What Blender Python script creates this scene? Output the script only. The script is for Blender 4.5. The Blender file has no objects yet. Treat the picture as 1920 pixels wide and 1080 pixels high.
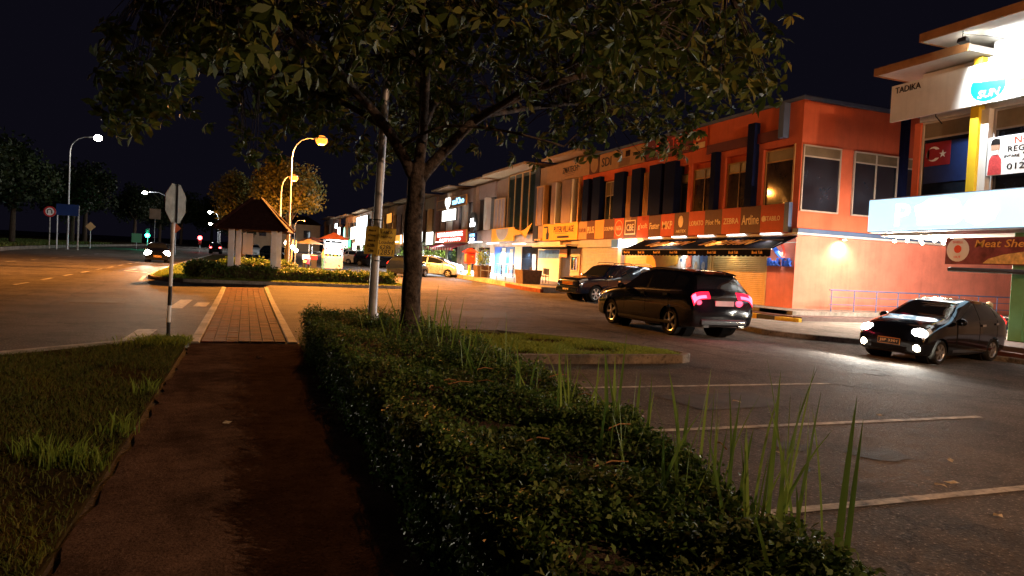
import bpy, bmesh, math, random
import numpy as np
from mathutils import Vector, Matrix
random.seed(7); RNG = np.random.default_rng(11)
SC = bpy.context.scene; COL = SC.collection
# ------------------------------------------------------------------ camera, world, exposure
H = 1.6
R3 = np.array([[0.93438137, 0.03426475, 0.35462288], [-0.35288355, -0.04799216, 0.93443563], [0.04903732, -0.99825983, -0.03275151]])
cd = bpy.data.cameras.new('camera'); cam = bpy.data.objects.new('camera', cd); COL.objects.link(cam)
cd.sensor_width = 36; cd.lens = 36 * 1324 / 1920; cd.clip_start = .05; cd.clip_end = 2000
mw = Matrix.Identity(4)
for i in range(3):
    mw[i][0] = R3[i, 0]; mw[i][1] = -R3[i, 1]; mw[i][2] = -R3[i, 2]
mw[2][3] = H; cam.matrix_world = mw; SC.camera = cam
wd = bpy.data.worlds.new('World'); SC.world = wd; wd.use_nodes = True
wn = wd.node_tree.nodes; wl = wd.node_tree.links; bg = wn['Background']
sky = wn.new('ShaderNodeTexSky'); sky.sky_type = 'NISHITA'; sky.sun_disc = False
sky.sun_elevation = math.radians(-9); sky.sun_rotation = math.radians(200)
mx = wn.new('ShaderNodeMix'); mx.data_type = 'RGBA'; mx.blend_type = 'ADD'; mx.inputs[0].default_value = 1
mx.inputs[7].default_value = (.030, .027, .054, 1)      # night airglow and town glow
wl.new(sky.outputs[0], mx.inputs[6]); wl.new(mx.outputs[2], bg.inputs[0]); bg.inputs[1].default_value = .075
SC.view_settings.view_transform = 'Standard'; SC.view_settings.look = 'None'
SC.view_settings.exposure = .6; SC.view_settings.gamma = 1; SC.view_settings.use_curve_mapping = False
SC.cycles.use_denoising = True; SC.cycles.max_bounces = 6; SC.cycles.sample_clamp_indirect = 4; SC.cycles.use_light_tree = True
SC.cycles.transparent_max_bounces = 8; SC.cycles.caustics_reflective = False; SC.cycles.caustics_refractive = False

# ------------------------------------------------------------------ terrain
def sst(t):
    t = np.clip(t, 0, 1); return t * t * (3 - 2 * t)
def zgv(x, y):
    u = np.asarray(y, float) - 26
    r = .014 * np.where(u > 6, u, np.where(u > -6, (u + 6) ** 2 / 24, 0))
    return r - .22 * sst((np.asarray(x, float) - 10) / 4) * sst((18 - np.asarray(y, float)) / 6)
def zg(x, y): return float(zgv(x, y))

# ------------------------------------------------------------------ materials
MATS = {}
def newmat(name):
    m = bpy.data.materials.new(name); m.use_nodes = True; MATS[name] = m
    nt = m.node_tree; return m, nt.nodes, nt.links, nt.nodes['Principled BSDF']
def M(name, col=(.5, .5, .5), rough=.6, metal=0, var=.18, scale=3., bump=0., bscale=60., spec=.5, emit=None, es=0., coat=0., coord='Object', alpha=1., trans=0.):
    if name in MATS: return MATS[name]
    m, n, l, p = newmat(name)
    p.inputs['Roughness'].default_value = rough; p.inputs['Metallic'].default_value = metal
    p.inputs['Specular IOR Level'].default_value = min(spec, .05) if rough >= .7 else min(spec, .2) if rough >= .45 else spec; p.inputs['Coat Weight'].default_value = coat
    p.inputs['Base Color'].default_value = (*col, 1); p.inputs['Alpha'].default_value = alpha
    p.inputs['Transmission Weight'].default_value = trans
    if var or bump: tc = n.new('ShaderNodeTexCoord')
    if var:
        t = n.new('ShaderNodeTexNoise'); t.inputs['Scale'].default_value = scale; t.inputs['Detail'].default_value = 6; t.inputs['Roughness'].default_value = .65
        l.new(tc.outputs[coord], t.inputs[0])
        r = n.new('ShaderNodeMapRange'); r.inputs[1].default_value = .3; r.inputs[2].default_value = .7
        r.inputs[3].default_value = 1 - var; r.inputs[4].default_value = 1 + var; l.new(t.outputs[0], r.inputs[0])
        h = n.new('ShaderNodeMix'); h.data_type = 'RGBA'; h.blend_type = 'MULTIPLY'; h.inputs[0].default_value = 1
        h.inputs[6].default_value = (*col, 1); l.new(r.outputs[0], h.inputs[7]); l.new(h.outputs[2], p.inputs['Base Color'])
        if name.endswith('_wall'):      # rain streaks and grime
            mp = n.new('ShaderNodeMapping'); mp.inputs['Scale'].default_value = (5, 5, .35); l.new(tc.outputs[coord], mp.inputs[0])
            ts = n.new('ShaderNodeTexNoise'); ts.inputs['Scale'].default_value = 1.4; ts.inputs['Detail'].default_value = 5; l.new(mp.outputs[0], ts.inputs[0])
            rs = n.new('ShaderNodeMapRange'); rs.inputs[1].default_value = .3; rs.inputs[2].default_value = .50; rs.inputs[3].default_value = .93; rs.inputs[4].default_value = 1; l.new(ts.outputs[0], rs.inputs[0])
            h2 = n.new('ShaderNodeMix'); h2.data_type = 'RGBA'; h2.blend_type = 'MULTIPLY'; h2.inputs[0].default_value = 1; l.new(h.outputs[2], h2.inputs[6]); l.new(rs.outputs[0], h2.inputs[7]); l.new(h2.outputs[2], p.inputs['Base Color'])
        if rough < .15: return m
        rr = n.new('ShaderNodeMapRange'); rr.inputs[3].default_value = max(.02, rough - .08); rr.inputs[4].default_value = min(1, rough + .08)
        l.new(t.outputs[0], rr.inputs[0]); l.new(rr.outputs[0], p.inputs['Roughness'])
    if bump:
        t2 = n.new('ShaderNodeTexNoise'); t2.inputs['Scale'].default_value = bscale; t2.inputs['Detail'].default_value = 5
        l.new(tc.outputs[coord], t2.inputs[0]); b = n.new('ShaderNodeBump'); b.inputs['Strength'].default_value = bump; b.inputs['Distance'].default_value = .02
        l.new(t2.outputs[0], b.inputs['Height']); l.new(b.outputs[0], p.inputs['Normal'])
    if es:
        p.inputs['Emission Color'].default_value = (*(emit or col), 1); p.inputs['Emission Strength'].default_value = es
    return m
def leafmat(name, cols, rough=.45, trans=.25, dry=None):
    m, n, l, p = newmat(name)
    g = n.new('ShaderNodeNewGeometry'); cr = n.new('ShaderNodeValToRGB'); l.new(g.outputs['Random Per Island'], cr.inputs[0])
    e = cr.color_ramp.elements
    while len(e) < len(cols): e.new(.5)
    for i, c in enumerate(cols): e[i].position = i / (len(cols) - 1); e[i].color = (*c, 1)
    if dry:     # browned patches with a shape of their own
        tc = n.new('ShaderNodeTexCoord'); t = n.new('ShaderNodeTexNoise'); t.inputs['Scale'].default_value = 1.7; t.inputs['Detail'].default_value = 5; l.new(tc.outputs['Object'], t.inputs[0])
        r = n.new('ShaderNodeMapRange'); r.inputs[1].default_value = .52; r.inputs[2].default_value = .72; l.new(t.outputs[0], r.inputs[0])
        h = n.new('ShaderNodeMix'); h.data_type = 'RGBA'; l.new(r.outputs[0], h.inputs[0]); l.new(cr.outputs[0], h.inputs[6]); h.inputs[7].default_value = (*dry, 1); l.new(h.outputs[2], p.inputs['Base Color'])
    else: l.new(cr.outputs[0], p.inputs['Base Color'])
    p.inputs['Roughness'].default_value = rough + .1; p.inputs['Specular IOR Level'].default_value = .18
    d = n.new('ShaderNodeBsdfTranslucent'); l.new(cr.outputs[0], d.inputs[0])
    ms = n.new('ShaderNodeMixShader'); ms.inputs[0].default_value = trans
    l.new(p.outputs[0], ms.inputs[1]); l.new(d.outputs[0], ms.inputs[2]); l.new(ms.outputs[0], n['Material Output'].inputs[0])
    return m
def groundmat(name, c1, c2, spot, scale=.35, rough=.85, fine=90, bump=.6, crack=True, sp=.62):
    m, n, l, p = newmat(name); tc = n.new('ShaderNodeTexCoord')
    def noise(s, d=6, r=.6):
        t = n.new('ShaderNodeTexNoise'); t.inputs['Scale'].default_value = s; t.inputs['Detail'].default_value = d; t.inputs['Roughness'].default_value = r
        l.new(tc.outputs['Object'], t.inputs[0]); return t
    a, f, g2 = noise(scale), noise(fine, 3, .7), noise(7, 8, .7)
    def mix(fac, x, y, bt='MIX'):
        h = n.new('ShaderNodeMix'); h.data_type = 'RGBA'; h.blend_type = bt
        for k, v in ((0, fac), (6, x), (7, y)):
            if isinstance(v, (int, float)): h.inputs[k].default_value = v
            elif isinstance(v, tuple): h.inputs[k].default_value = (*v, 1)
            else: l.new(v, h.inputs[k])
        return h.outputs[2]
    def rng(o, a0, a1, b0=0., b1=1.):
        r = n.new('ShaderNodeMapRange'); l.new(o, r.inputs[0])
        for i, v in enumerate((a0, a1, b0, b1)): r.inputs[i + 1].default_value = v
        return r.outputs[0]
    c = mix(rng(a.outputs[0], .35, .68), c1, c2)
    c = mix(1., c, rng(g2.outputs[0], .3, .7, .7, 1.3), 'MULTIPLY')
    c = mix(rng(f.outputs[0], sp, sp + .12), c, spot)
    c = mix(1., c, rng(f.outputs[0], .3, .5, .45, 1.), 'MULTIPLY')
    c = mix(1., c, rng(noise(.9, 4, .75).outputs[0], .34, .52, .58, 1.), 'MULTIPLY')
    if crack:
        v = n.new('ShaderNodeTexVoronoi'); v.feature = 'DISTANCE_TO_EDGE'; v.inputs['Scale'].default_value = .22
        w = n.new('ShaderNodeVectorMath'); w.operation = 'ADD'; l.new(tc.outputs['Object'], w.inputs[0])
        nn = n.new('ShaderNodeVectorMath'); nn.operation = 'SCALE'; nn.inputs['Scale'].default_value = .7; l.new(g2.outputs[1], nn.inputs[0]); l.new(nn.outputs[0], w.inputs[1])
        l.new(w.outputs[0], v.inputs[0])
        c = mix(rng(v.outputs[0], .002, .006), tuple(x * .45 for x in c1), c)
    p.inputs['Specular IOR Level'].default_value = .0 if name in ('path', 'soil') else .02 if name == 'asphalt' else .08
    l.new(c, p.inputs['Base Color']); l.new(rng(g2.outputs[0], .3, .7, rough - .14, rough + .08), p.inputs['Roughness'])
    b = n.new('ShaderNodeBump'); b.inputs['Strength'].default_value = bump; b.inputs['Distance'].default_value = .012
    l.new(f.outputs[0], b.inputs['Height']); l.new(b.outputs[0], p.inputs['Normal'])
    return m
groundmat('asphalt', (.075, .066, .061), (.135, .118, .106), (.38, .33, .29), fine=34, sp=.58, bump=.9)
groundmat('path', (.085, .056, .044), (.14, .092, .072), (.24, .17, .14), scale=1.2, fine=45, crack=False, sp=.62, bump=.9)
groundmat('soil', (.045, .036, .017), (.08, .06, .028), (.10, .08, .04), scale=2, fine=40, crack=False)
groundmat('concrete', (.26, .24, .21), (.36, .33, .29), (.42, .40, .36), scale=1.1, fine=60, bump=.35, crack=False, sp=.7)
groundmat('old_kerb', (.11, .095, .08), (.19, .165, .14), (.05, .045, .035), scale=1.6, fine=9, bump=.4, crack=False, sp=.58)
M('white_paint', (.34, .32, .29), .75, var=.8, scale=6)
M('yellow_paint', (.62, .40, .04), .6, var=.3, scale=9); M('black_paint', (.03, .03, .03), .5, var=.3, scale=9)
M('brick_red', (.13, .042, .024), .85, var=.35, scale=5, bump=.4); M('brick_dark', (.09, .034, .021), .85, var=.35, scale=5, bump=.4)
M('mortar', (.030, .017, .012), .9, var=.3, scale=20)
M('orange_wall', (.72, .17, .085), .75, var=.10, scale=1.3, bump=.12, bscale=90); M('salmon_wall', (.80, .26, .18), .75, var=.16, scale=1.1, bump=.12, bscale=90)
M('white_wall', (.66, .64, .60), .7, var=.10, scale=1.2, bump=.08, bscale=80); M('tan_wall', (.36, .26, .17), .75, var=.14, scale=1.4)
M('grey_wall', (.36, .34, .33), .75, var=.16, scale=1.5); M('brown_wall', (.26, .17, .12), .75, var=.16, scale=1.5); M('mauve_wall', (.30, .22, .20), .75, var=.14, scale=1.2)
M('blue_trim', (.10, .15, .26), .5, var=.1); M('navy_panel', (.007, .011, .045), .7, var=.25, scale=2, spec=.15); M('dark_frame', (.03, .028, .03), .45, var=.2)
M('amber_frame', (.52, .30, .12), .5, var=.12); M('pale_frame', (.55, .48, .40), .5, var=.12)
M('glass', (.016, .022, .034), .04, var=.6, scale=1.1, spec=1.0); M('glass_green', (.02, .032, .024), .05, var=0, spec=1.0); M('frost', (.20, .16, .10), .35, var=.2, scale=2)
M('poster_brown', (.060, .040, .024), .05, var=.6, scale=1.6, spec=.8)
M('shutter_orange', (.82, .56, .22), .45, var=.12, scale=3); M('shutter_grey', (.38, .38, .38), .45, metal=.2, var=.15)
M('awning_cloth', (.007, .007, .011), .95, var=.3, scale=6, spec=.02); M('awning_maroon', (.16, .02, .02), .7, var=.2)
M('gold_print', (.80, .42, .10), .6, var=.2, scale=8); M('cream_print', (.80, .60, .32), .55, var=.1); M('black_print', (.02, .02, .02), .5, var=0)
M('white_print', (.8, .8, .78), .5, var=0); M('blue_letter', (.05, .17, .75), .35, var=.05); M('red_letter', (.75, .07, .03), .4, var=.1); M('cyan_print', (.0, .50, .55), .4, var=0)
M('sign_orange', (.50, .075, .018), .6, var=.1, spec=.2); M('sign_brown', (.13, .055, .032), .6, var=.12, spec=.2); M('sign_yellow', (.80, .40, .05), .5, var=.10); M('sign_tan', (.40, .25, .12), .6, var=.14, spec=.2)
M('sign_amber', (.66, .30, .07), .5, var=.1); M('sign_maroon', (.16, .03, .035), .5, var=.15); M('steel', (.42, .42, .43), .4, metal=.7, var=.15, bump=.05)
M('galv', (.40, .40, .42), .5, metal=.5, var=.25, scale=6); M('rail_blue', (.11, .15, .28), .4, var=.1); M('step_tile', (.13, .10, .095), .6, var=.2, scale=5); M('step_brown', (.12, .045, .035), .6, var=.2, scale=5)
M('bark', (.072, .056, .047), .9, var=.75, scale=14, bump=1., bscale=26); M('bark_dark', (.07, .05, .035), .95, var=.4, scale=6, bump=.8)
M('paper_yellow', (.62, .42, .07), .8, var=.12); M('roof_tile', (.032, .014, .012), .8, var=.5, scale=7, bump=.3); M('column_white', (.74, .80, .90), .6, var=.12)
M('tyre', (.018, .018, .018), .85, var=.3); M('alloy', (.55, .56, .58), .3, metal=.85, var=.08); M('well', (.008, .008, .008), .9, var=0)
M('paint_black', (.003, .0035, .005), .12, var=0, coat=.8, spec=.4); M('paint_navy', (.004, .006, .016), .12, var=0, coat=.4, spec=.4); M('paint_silver', (.44, .53, .66), .28, metal=.55, var=.04, coat=.8)
M('paint_white', (.60, .60, .60), .3, var=.04, coat=.8); M('car_glass', (.010, .012, .015), .03, var=0, spec=1.); M('chrome', (.7, .7, .7), .12, metal=1, var=0); M('trim', (.02, .02, .02), .5, var=0)
M('lens_red', (.35, .01, .01), .15, var=0); M('amber_reflect', (.6, .22, .02), .2, var=0); M('lens_clear', (.55, .55, .55), .1, var=0, metal=.4)
M('headlight_on', (1, 1, 1), es=60, emit=(1, .97, .88), var=0); M('headlight_warm', (1, .9, .7), es=45, emit=(1, .86, .58), var=0)
M('tail_on', (1, .05, .1), es=5, emit=(1, .06, .11), var=0); M('tail_halo', (.5, .01, .03), es=1.2, emit=(1, .01, .05), var=0); M('tail_dim', (.8, .02, .02), es=3, emit=(1, .03, .03), var=0)
M('sodium', (1, .6, .2), es=1.8, emit=(1, .27, .025), var=0); M('led', (1, 1, .9), es=70, emit=(1, .95, .80), var=0); M('tube', (1, 1, 1), es=9, emit=(.86, .96, 1), var=0)
M('bulb', (1, .9, .7), es=40, emit=(1, .80, .52), var=0); M('sign_blue_lit', (.5, .8, 1), es=.92, emit=(.46, .76, 1), var=0); M('sign_white_lit', (1, 1, 1), es=4.5, emit=(.95, 1, 1), var=0)
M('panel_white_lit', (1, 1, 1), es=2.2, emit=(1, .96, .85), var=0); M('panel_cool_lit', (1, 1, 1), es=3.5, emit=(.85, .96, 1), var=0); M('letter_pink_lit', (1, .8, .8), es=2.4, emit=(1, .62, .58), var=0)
M('letter_blue_lit', (.3, .6, 1), es=2.4, emit=(.25, .62, 1), var=0); M('heart_lit', (1, .95, .9), es=3, emit=(1, .93, .85), var=0); M('panel_red_lit', (.5, .04, .03), es=.25, emit=(1, .10, .04), var=.1)
M('panel_amber_lit', (1, .5, .1), es=.7, emit=(1, .42, .07), var=.1); M('green_on', (.1, 1, .6), es=30, emit=(.02, 1, .55), var=0); M('red_on', (1, .1, .1), es=14, emit=(1, .06, .06), var=0); M('green_panel_lit', (.1, 1, .3), es=1.6, emit=(.1, 1, .35), var=0)
M('cyan_lit', (.4, 1, .9), es=1.1, emit=(.3, .95, .85), var=0); M('interior', (.55, .50, .45), .7, var=.4, scale=1.2); M('poster_blue', (.06, .16, .42), .4, var=.6, scale=2.2); M('poster_pale', (.55, .62, .68), .4, var=.35, scale=3)
M('skin', (.42, .24, .16), .55, var=.05); M('shirt_dark', (.03, .03, .045), .8, var=.2); M('shirt_pale', (.45, .42, .30), .8, var=.15); M('scarf', (.72, .52, .34), .8, var=.1); M('trousers', (.05, .08, .11), .8, var=.2); M('hair', (.012, .010, .010), .5, var=0); M('teal_cloth', (.10, .28, .30), .8, var=.2)
M('red_lacquer', (.55, .05, .02), .35, var=.15, scale=8); M('gold', (.75, .42, .08), .35, metal=.4, var=.15); M('terracotta', (.10, .07, .06), .8, var=.3, scale=5)
M('yellow_pilaster', (.80, .55, .03), .6, var=.06); M('green_pillar', (.10, .30, .16), .55, var=.1); M('fascia_brown', (.32, .16, .07), .6, var=.2); M('stall_pink', (.62, .42, .44), .7, var=.15, scale=8); M('umbrella_red', (.22, .06, .03), .7, var=.2); M('umbrella_beige', (.42, .32, .22), .7, var=.2); M('cloth_red', (.5, .03, .05), .6, var=.15)
M('brown_print', (.20, .05, .06), .5, var=.5, scale=2.5); M('food_print', (.75, .52, .20), .5, var=.5, scale=6); M('flag_blue', (.012, .03, .12), .5, var=.15); M('flag_red', (.28, .02, .03), .5, var=.1); M('plaid_red', (.5, .06, .06), .6, var=.3, scale=20)
M('dry_stick', (.26, .14, .06), .9, var=.3, scale=10); M('litter', (.42, .36, .26), .8, var=.35, scale=20); M('flower_white', (.75, .75, .72), .6, var=0); M('sign_back', (.26, .27, .24), .5, metal=.3, var=.3, scale=7); M('stop_red', (.5, .02, .02), .4, var=.1)
leafmat('hedge_leaf', [(.034, .066, .013), (.055, .105, .02), (.085, .145, .028), (.15, .19, .05)], dry=(.10, .085, .03))
leafmat('tree_leaf', [(.030, .050, .012), (.055, .078, .016), (.085, .10, .02), (.17, .14, .025)], .4, .2)
leafmat('dark_leaf', [(.007, .013, .005), (.012, .02, .006), (.02, .03, .008)], .5, .2)
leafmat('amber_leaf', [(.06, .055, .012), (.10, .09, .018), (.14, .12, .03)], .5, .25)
leafmat('grass_leaf', [(.12, .17, .025), (.17, .23, .035), (.24, .28, .05)], .6, .35); leafmat('verge_leaf', [(.045, .060, .014), (.07, .10, .02), (.10, .13, .028), (.12, .10, .04)], .7, .25); leafmat('blade_leaf', [(.10, .17, .025), (.14, .22, .035), (.17, .25, .05)], .5, .3)

# ------------------------------------------------------------------ geometry helpers
def link(name, me, parent=None, local=False):
    o = bpy.data.objects.new(name, me); COL.objects.link(o)
    if parent is not None:
        o.parent = parent
        if parent.type == 'EMPTY' and not local: o.matrix_parent_inverse = Matrix.Translation(-parent.location)
    return o
def tag(o, label=None, cat=None, group=None, kind=None):
    if label: o['label'] = label
    if cat: o['category'] = cat
    if group: o['group'] = group
    if kind: o['kind'] = kind
    return o
def thing(name, label, cat, loc=(0, 0, 0), group=None, rz=0):
    o = bpy.data.objects.new(name, None); COL.objects.link(o); o.empty_display_size = .1
    o.location = loc; o.rotation_euler = (0, 0, rz); return tag(o, label, cat, group)
class MB:
    def __init__(s): s.v = []; s.f = []; s.m = []
    def add(s, vs, fs, mi=0):
        b = len(s.v); s.v.extend([tuple(map(float, q)) for q in vs]); s.f.extend([tuple(i + b for i in f) for f in fs]); s.m.extend([mi] * len(fs)); return s
    def box(s, x0, x1, y0, y1, z0, z1, mi=0):
        return s.add([(x0, y0, z0), (x1, y0, z0), (x1, y1, z0), (x0, y1, z0), (x0, y0, z1), (x1, y0, z1), (x1, y1, z1), (x0, y1, z1)],
                     [(0, 3, 2, 1), (4, 5, 6, 7), (0, 1, 5, 4), (1, 2, 6, 5), (2, 3, 7, 6), (3, 0, 4, 7)], mi)
    def hexa(s, p, mi=0):   # 8 points: bottom ring, top ring
        return s.add(p, [(0, 3, 2, 1), (4, 5, 6, 7), (0, 1, 5, 4), (1, 2, 6, 5), (2, 3, 7, 6), (3, 0, 4, 7)], mi)
    def prism(s, poly, ax, d0, d1, mi=0):
        n = len(poly)
        mk = {'x': lambda a, b, d: (d, a, b), 'y': lambda a, b, d: (a, d, b), 'z': lambda a, b, d: (a, b, d)}[ax]
        return s.add([mk(a, b, d0) for a, b in poly] + [mk(a, b, d1) for a, b in poly],
                     [tuple(range(n))[::-1], tuple(range(n, 2 * n))] + [(i, (i + 1) % n, n + (i + 1) % n, n + i) for i in range(n)], mi)
    def tube(s, pts, rs, n=8, mi=0, caps=True):
        pts = [Vector(p) for p in pts]; rs = rs if hasattr(rs, '__len__') else [rs] * len(pts)
        vs = []; fs = []; prev = None
        for i, p in enumerate(pts):
            d = (pts[min(i + 1, len(pts) - 1)] - pts[max(i - 1, 0)]).normalized()
            if prev is None:
                up = Vector((0, 0, 1)) if abs(d.z) < .9 else Vector((1, 0, 0)); a = d.cross(up).normalized()
            else: a = (prev - d * prev.dot(d)).normalized()
            prev = a; b = d.cross(a)
            for k in range(n):
                t = 2 * math.pi * k / n; vs.append(p + (a * math.cos(t) + b * math.sin(t)) * rs[i])
        for i in range(len(pts) - 1):
            for k in range(n): fs.append((i * n + k, i * n + (k + 1) % n, (i + 1) * n + (k + 1) % n, (i + 1) * n + k))
        if caps: fs += [tuple(range(n))[::-1], tuple(range((len(pts) - 1) * n, len(pts) * n))]
        return s.add(vs, fs, mi)
    def lathe(s, prof, c, n=16, ax='z', mi=0):
        vs = []; fs = []
        for r, h in prof:
            for k in range(n):
                t = 2 * math.pi * k / n; u, w = r * math.cos(t), r * math.sin(t)
                vs.append({'z': (c[0] + u, c[1] + w, c[2] + h), 'y': (c[0] + u, c[1] + h, c[2] + w), 'x': (c[0] + h, c[1] + u, c[2] + w)}[ax])
        for i in range(len(prof) - 1):
            for k in range(n): fs.append((i * n + k, i * n + (k + 1) % n, (i + 1) * n + (k + 1) % n, (i + 1) * n + k))
        fs += [tuple(range(n))[::-1], tuple(range((len(prof) - 1) * n, len(prof) * n))]
        return s.add(vs, fs, mi)
    def sphere(s, c, r, n=10, m=6, sq=(1, 1, 1), mi=0):
        return s.lathe_sq([(max(.001, r * math.sin(math.pi * i / m)), -r * math.cos(math.pi * i / m)) for i in range(m + 1)], c, n, sq, mi)
    def lathe_sq(s, prof, c, n, sq, mi):
        k = len(s.v); s.lathe(prof, (0, 0, 0), n, 'z', mi)
        for i in range(k, len(s.v)):
            q = s.v[i]; s.v[i] = (c[0] + q[0] * sq[0], c[1] + q[1] * sq[1], c[2] + q[2] * sq[2])
        return s
    def mesh(s, name, mats, smooth=False, bevel=0, recalc=True):
        me = bpy.data.meshes.new(name); me.from_pydata(s.v, [], s.f)
        for m in (mats if isinstance(mats, (list, tuple)) else [mats]): me.materials.append(MATS[m])
        me.polygons.foreach_set('material_index', s.m)
        if recalc or bevel:
            bm = bmesh.new(); bm.from_mesh(me); bmesh.ops.recalc_face_normals(bm, faces=bm.faces)
            if bevel: bmesh.ops.bevel(bm, geom=list(bm.edges), offset=bevel, segments=1, affect='EDGES', clamp_overlap=True)
            bm.to_mesh(me); bm.free()
        if smooth:
            me.polygons.foreach_set('use_smooth', [True] * len(me.polygons))
            if smooth != 'all': me.set_sharp_from_angle(angle=math.radians(38))
        me.update(); return me
    def build(s, name, mats, parent=None, smooth=False, bevel=0, local=False):
        return link(name, s.mesh(name, mats, smooth, bevel), parent, local)
def box(name, mat, parent, x0, x1, y0, y1, z0, z1, bevel=0):
    return MB().box(min(x0, x1), max(x0, x1), min(y0, y1), max(y0, y1), z0, z1).build(name, mat, parent, bevel=bevel)
def rod(name, mat, parent, pts, r, n=8, local=False):
    return MB().tube(pts, r, n).build(name, mat, parent, smooth=True, local=local)
def fastmesh(name, V, nper, mat, loops=None):
    """V: (N,nper,3): N separate n-gons as one mesh"""
    N = V.shape[0]; me = bpy.data.meshes.new(name)
    me.vertices.add(N * nper); me.vertices.foreach_set('co', V.reshape(-1).astype(np.float32))
    me.loops.add(N * nper); me.loops.foreach_set('vertex_index', np.arange(N * nper, dtype=np.int32))
    me.polygons.add(N); me.polygons.foreach_set('loop_start', np.arange(0, N * nper, nper, dtype=np.int32)); me.polygons.foreach_set('loop_total', np.full(N, nper, dtype=np.int32))
    me.materials.append(MATS[mat]); me.update(calc_edges=True); return me
def unit(a): return a / np.maximum(1e-9, np.linalg.norm(a, axis=-1, keepdims=True))
def leaves(P, Nrm, L, Wd, spread=.8):
    """diamond leaves at points P facing roughly along Nrm"""
    n = len(P); d = unit(Nrm + RNG.normal(0, spread, (n, 3))); a = unit(np.cross(d, RNG.normal(0, 1, (n, 3)))); b = np.cross(d, a)
    s = (.7 + .6 * RNG.random((n, 1)))
    L = L * s; Wd = Wd * s
    return np.stack([P, P + a * L * .5 + b * Wd * .5 + d * L * .12, P + a * L, P + a * L * .5 - b * Wd * .5 + d * L * .12], 1)
def copy_tree(o, parent=None):
    c = o.copy(); COL.objects.link(c)
    if parent is not None: c.parent = parent
    for ch in list(o.children): copy_tree(ch, c)
    return c
# lettering ---------------------------------------------------------
TX = {}
def preload(strs):
    obs = []
    for s in strs:
        cu = bpy.data.curves.new('txt', 'FONT'); cu.body = s; cu.extrude = .03; cu.resolution_u = 2; cu.offset = .008
        o = bpy.data.objects.new('txt', cu); COL.objects.link(o); obs.append((s, o))
    dg = bpy.context.evaluated_depsgraph_get()
    for s, o in obs:
        me = bpy.data.meshes.new_from_object(o.evaluated_get(dg)); co = np.zeros(len(me.vertices) * 3); me.vertices.foreach_get('co', co); co = co.reshape(-1, 3)
        co[:, :2] -= (co[:, :2].min(0) + co[:, :2].max(0)) / 2
        TX[s] = (co, [tuple(p.vertices) for p in me.polygons], np.ptp(co[:, :2], axis=0)); bpy.data.meshes.remove(me)
    for s, o in obs:
        c = o.data; bpy.data.objects.remove(o); bpy.data.curves.remove(c)
def letters(txt, c, face, w, h, mat, parent, depth=.012, shear=0., name='lettering', rot=0.):
    co, fs, ex = TX[txt]; u = co[:, 0] / max(ex[0], 1e-6) * w; v = co[:, 1] / max(ex[1], 1e-6) * h; k = co[:, 2] / .03 * depth; u = u + shear * v
    u, v = u * math.cos(rot) - v * math.sin(rot), u * math.sin(rot) + v * math.cos(rot)
    if face == 'X': V = np.stack([c[0] - k, c[1] - u, c[2] + v], 1)
    elif face == 'Y': V = np.stack([c[0] + u, c[1] - k, c[2] + v], 1)
    else:
        xd, yd = np.array(face[0]), np.array(face[1]); V = np.array(c) + u[:, None] * xd + v[:, None] * yd + k[:, None] * np.cross(xd, yd)
    b = MB(); b.add(V, fs); return link(name, b.mesh(name, mat, recalc=False), parent)
preload(['I AM A', 'Honey', 'Loaded', '628k', '12851', 'Am a', 'One', 'STABILO', 'Artline', 'ZEBRA', 'Pilot Me', 'LORATO', 'ARTEX', 'MKP', 'Faster', "g'soft", 'CBE', 'NATA', 'DOLPHIN', 'PLUS', 'KAPUR', 'PUTERI VILLAGE', 'ZMATECH', 'SDI', 'TEMAS', 'Book Talk', 'Book Talk.', 'BOOK TALK & SONS SDN. BHD.', 'D', 'D@LPHIN',
 'TADIKA', 'SUN', 'NOW', 'REGISTER', 'INTAKE', '2021', '012-7351', 'P', 'O', 'JSP 3301', 'WXY 8', 'Meat Shell O', 'SHELL', 'OUT', 'saKho', 'RESTORAN KAMPUNG', '0197103979', 'CAFE', 'KITCHEN', 'HOME', 'FOOD', 'STOP'])
# ------------------------------------------------------------------ ground, roads, kerbs
def sheet(name, xs, ys, dz, mat, kind='structure', label=None):
    X, Y = np.meshgrid(xs, ys); Z = zgv(X, Y) + dz; V = np.stack([X, Y, Z], -1).reshape(-1, 3); nx = len(xs)
    F = [(j * nx + i, j * nx + i + 1, (j + 1) * nx + i + 1, (j + 1) * nx + i) for j in range(len(ys) - 1) for i in range(nx - 1)]
    me = bpy.data.meshes.new(name); me.from_pydata(V.tolist(), [], F); me.materials.append(MATS[mat]); me.update()
    o = link(name, me); o['kind'] = kind
    return o
sheet('ground', np.concatenate([np.linspace(-600, -60, 10), np.linspace(-50, 50, 81), np.linspace(60, 600, 10)]), np.concatenate([np.linspace(-60, -12, 7), np.linspace(-10, 60, 71), np.linspace(65, 240, 30), np.linspace(280, 900, 8)]), 0, 'asphalt')
def resample(pl, n):
    pl = np.array(pl, float); d = np.concatenate([[0], np.cumsum(np.linalg.norm(np.diff(pl, axis=0), axis=1))]); t = np.linspace(0, d[-1], n)
    return np.stack([np.interp(t, d, pl[:, k]) for k in range(2)], 1)
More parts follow.
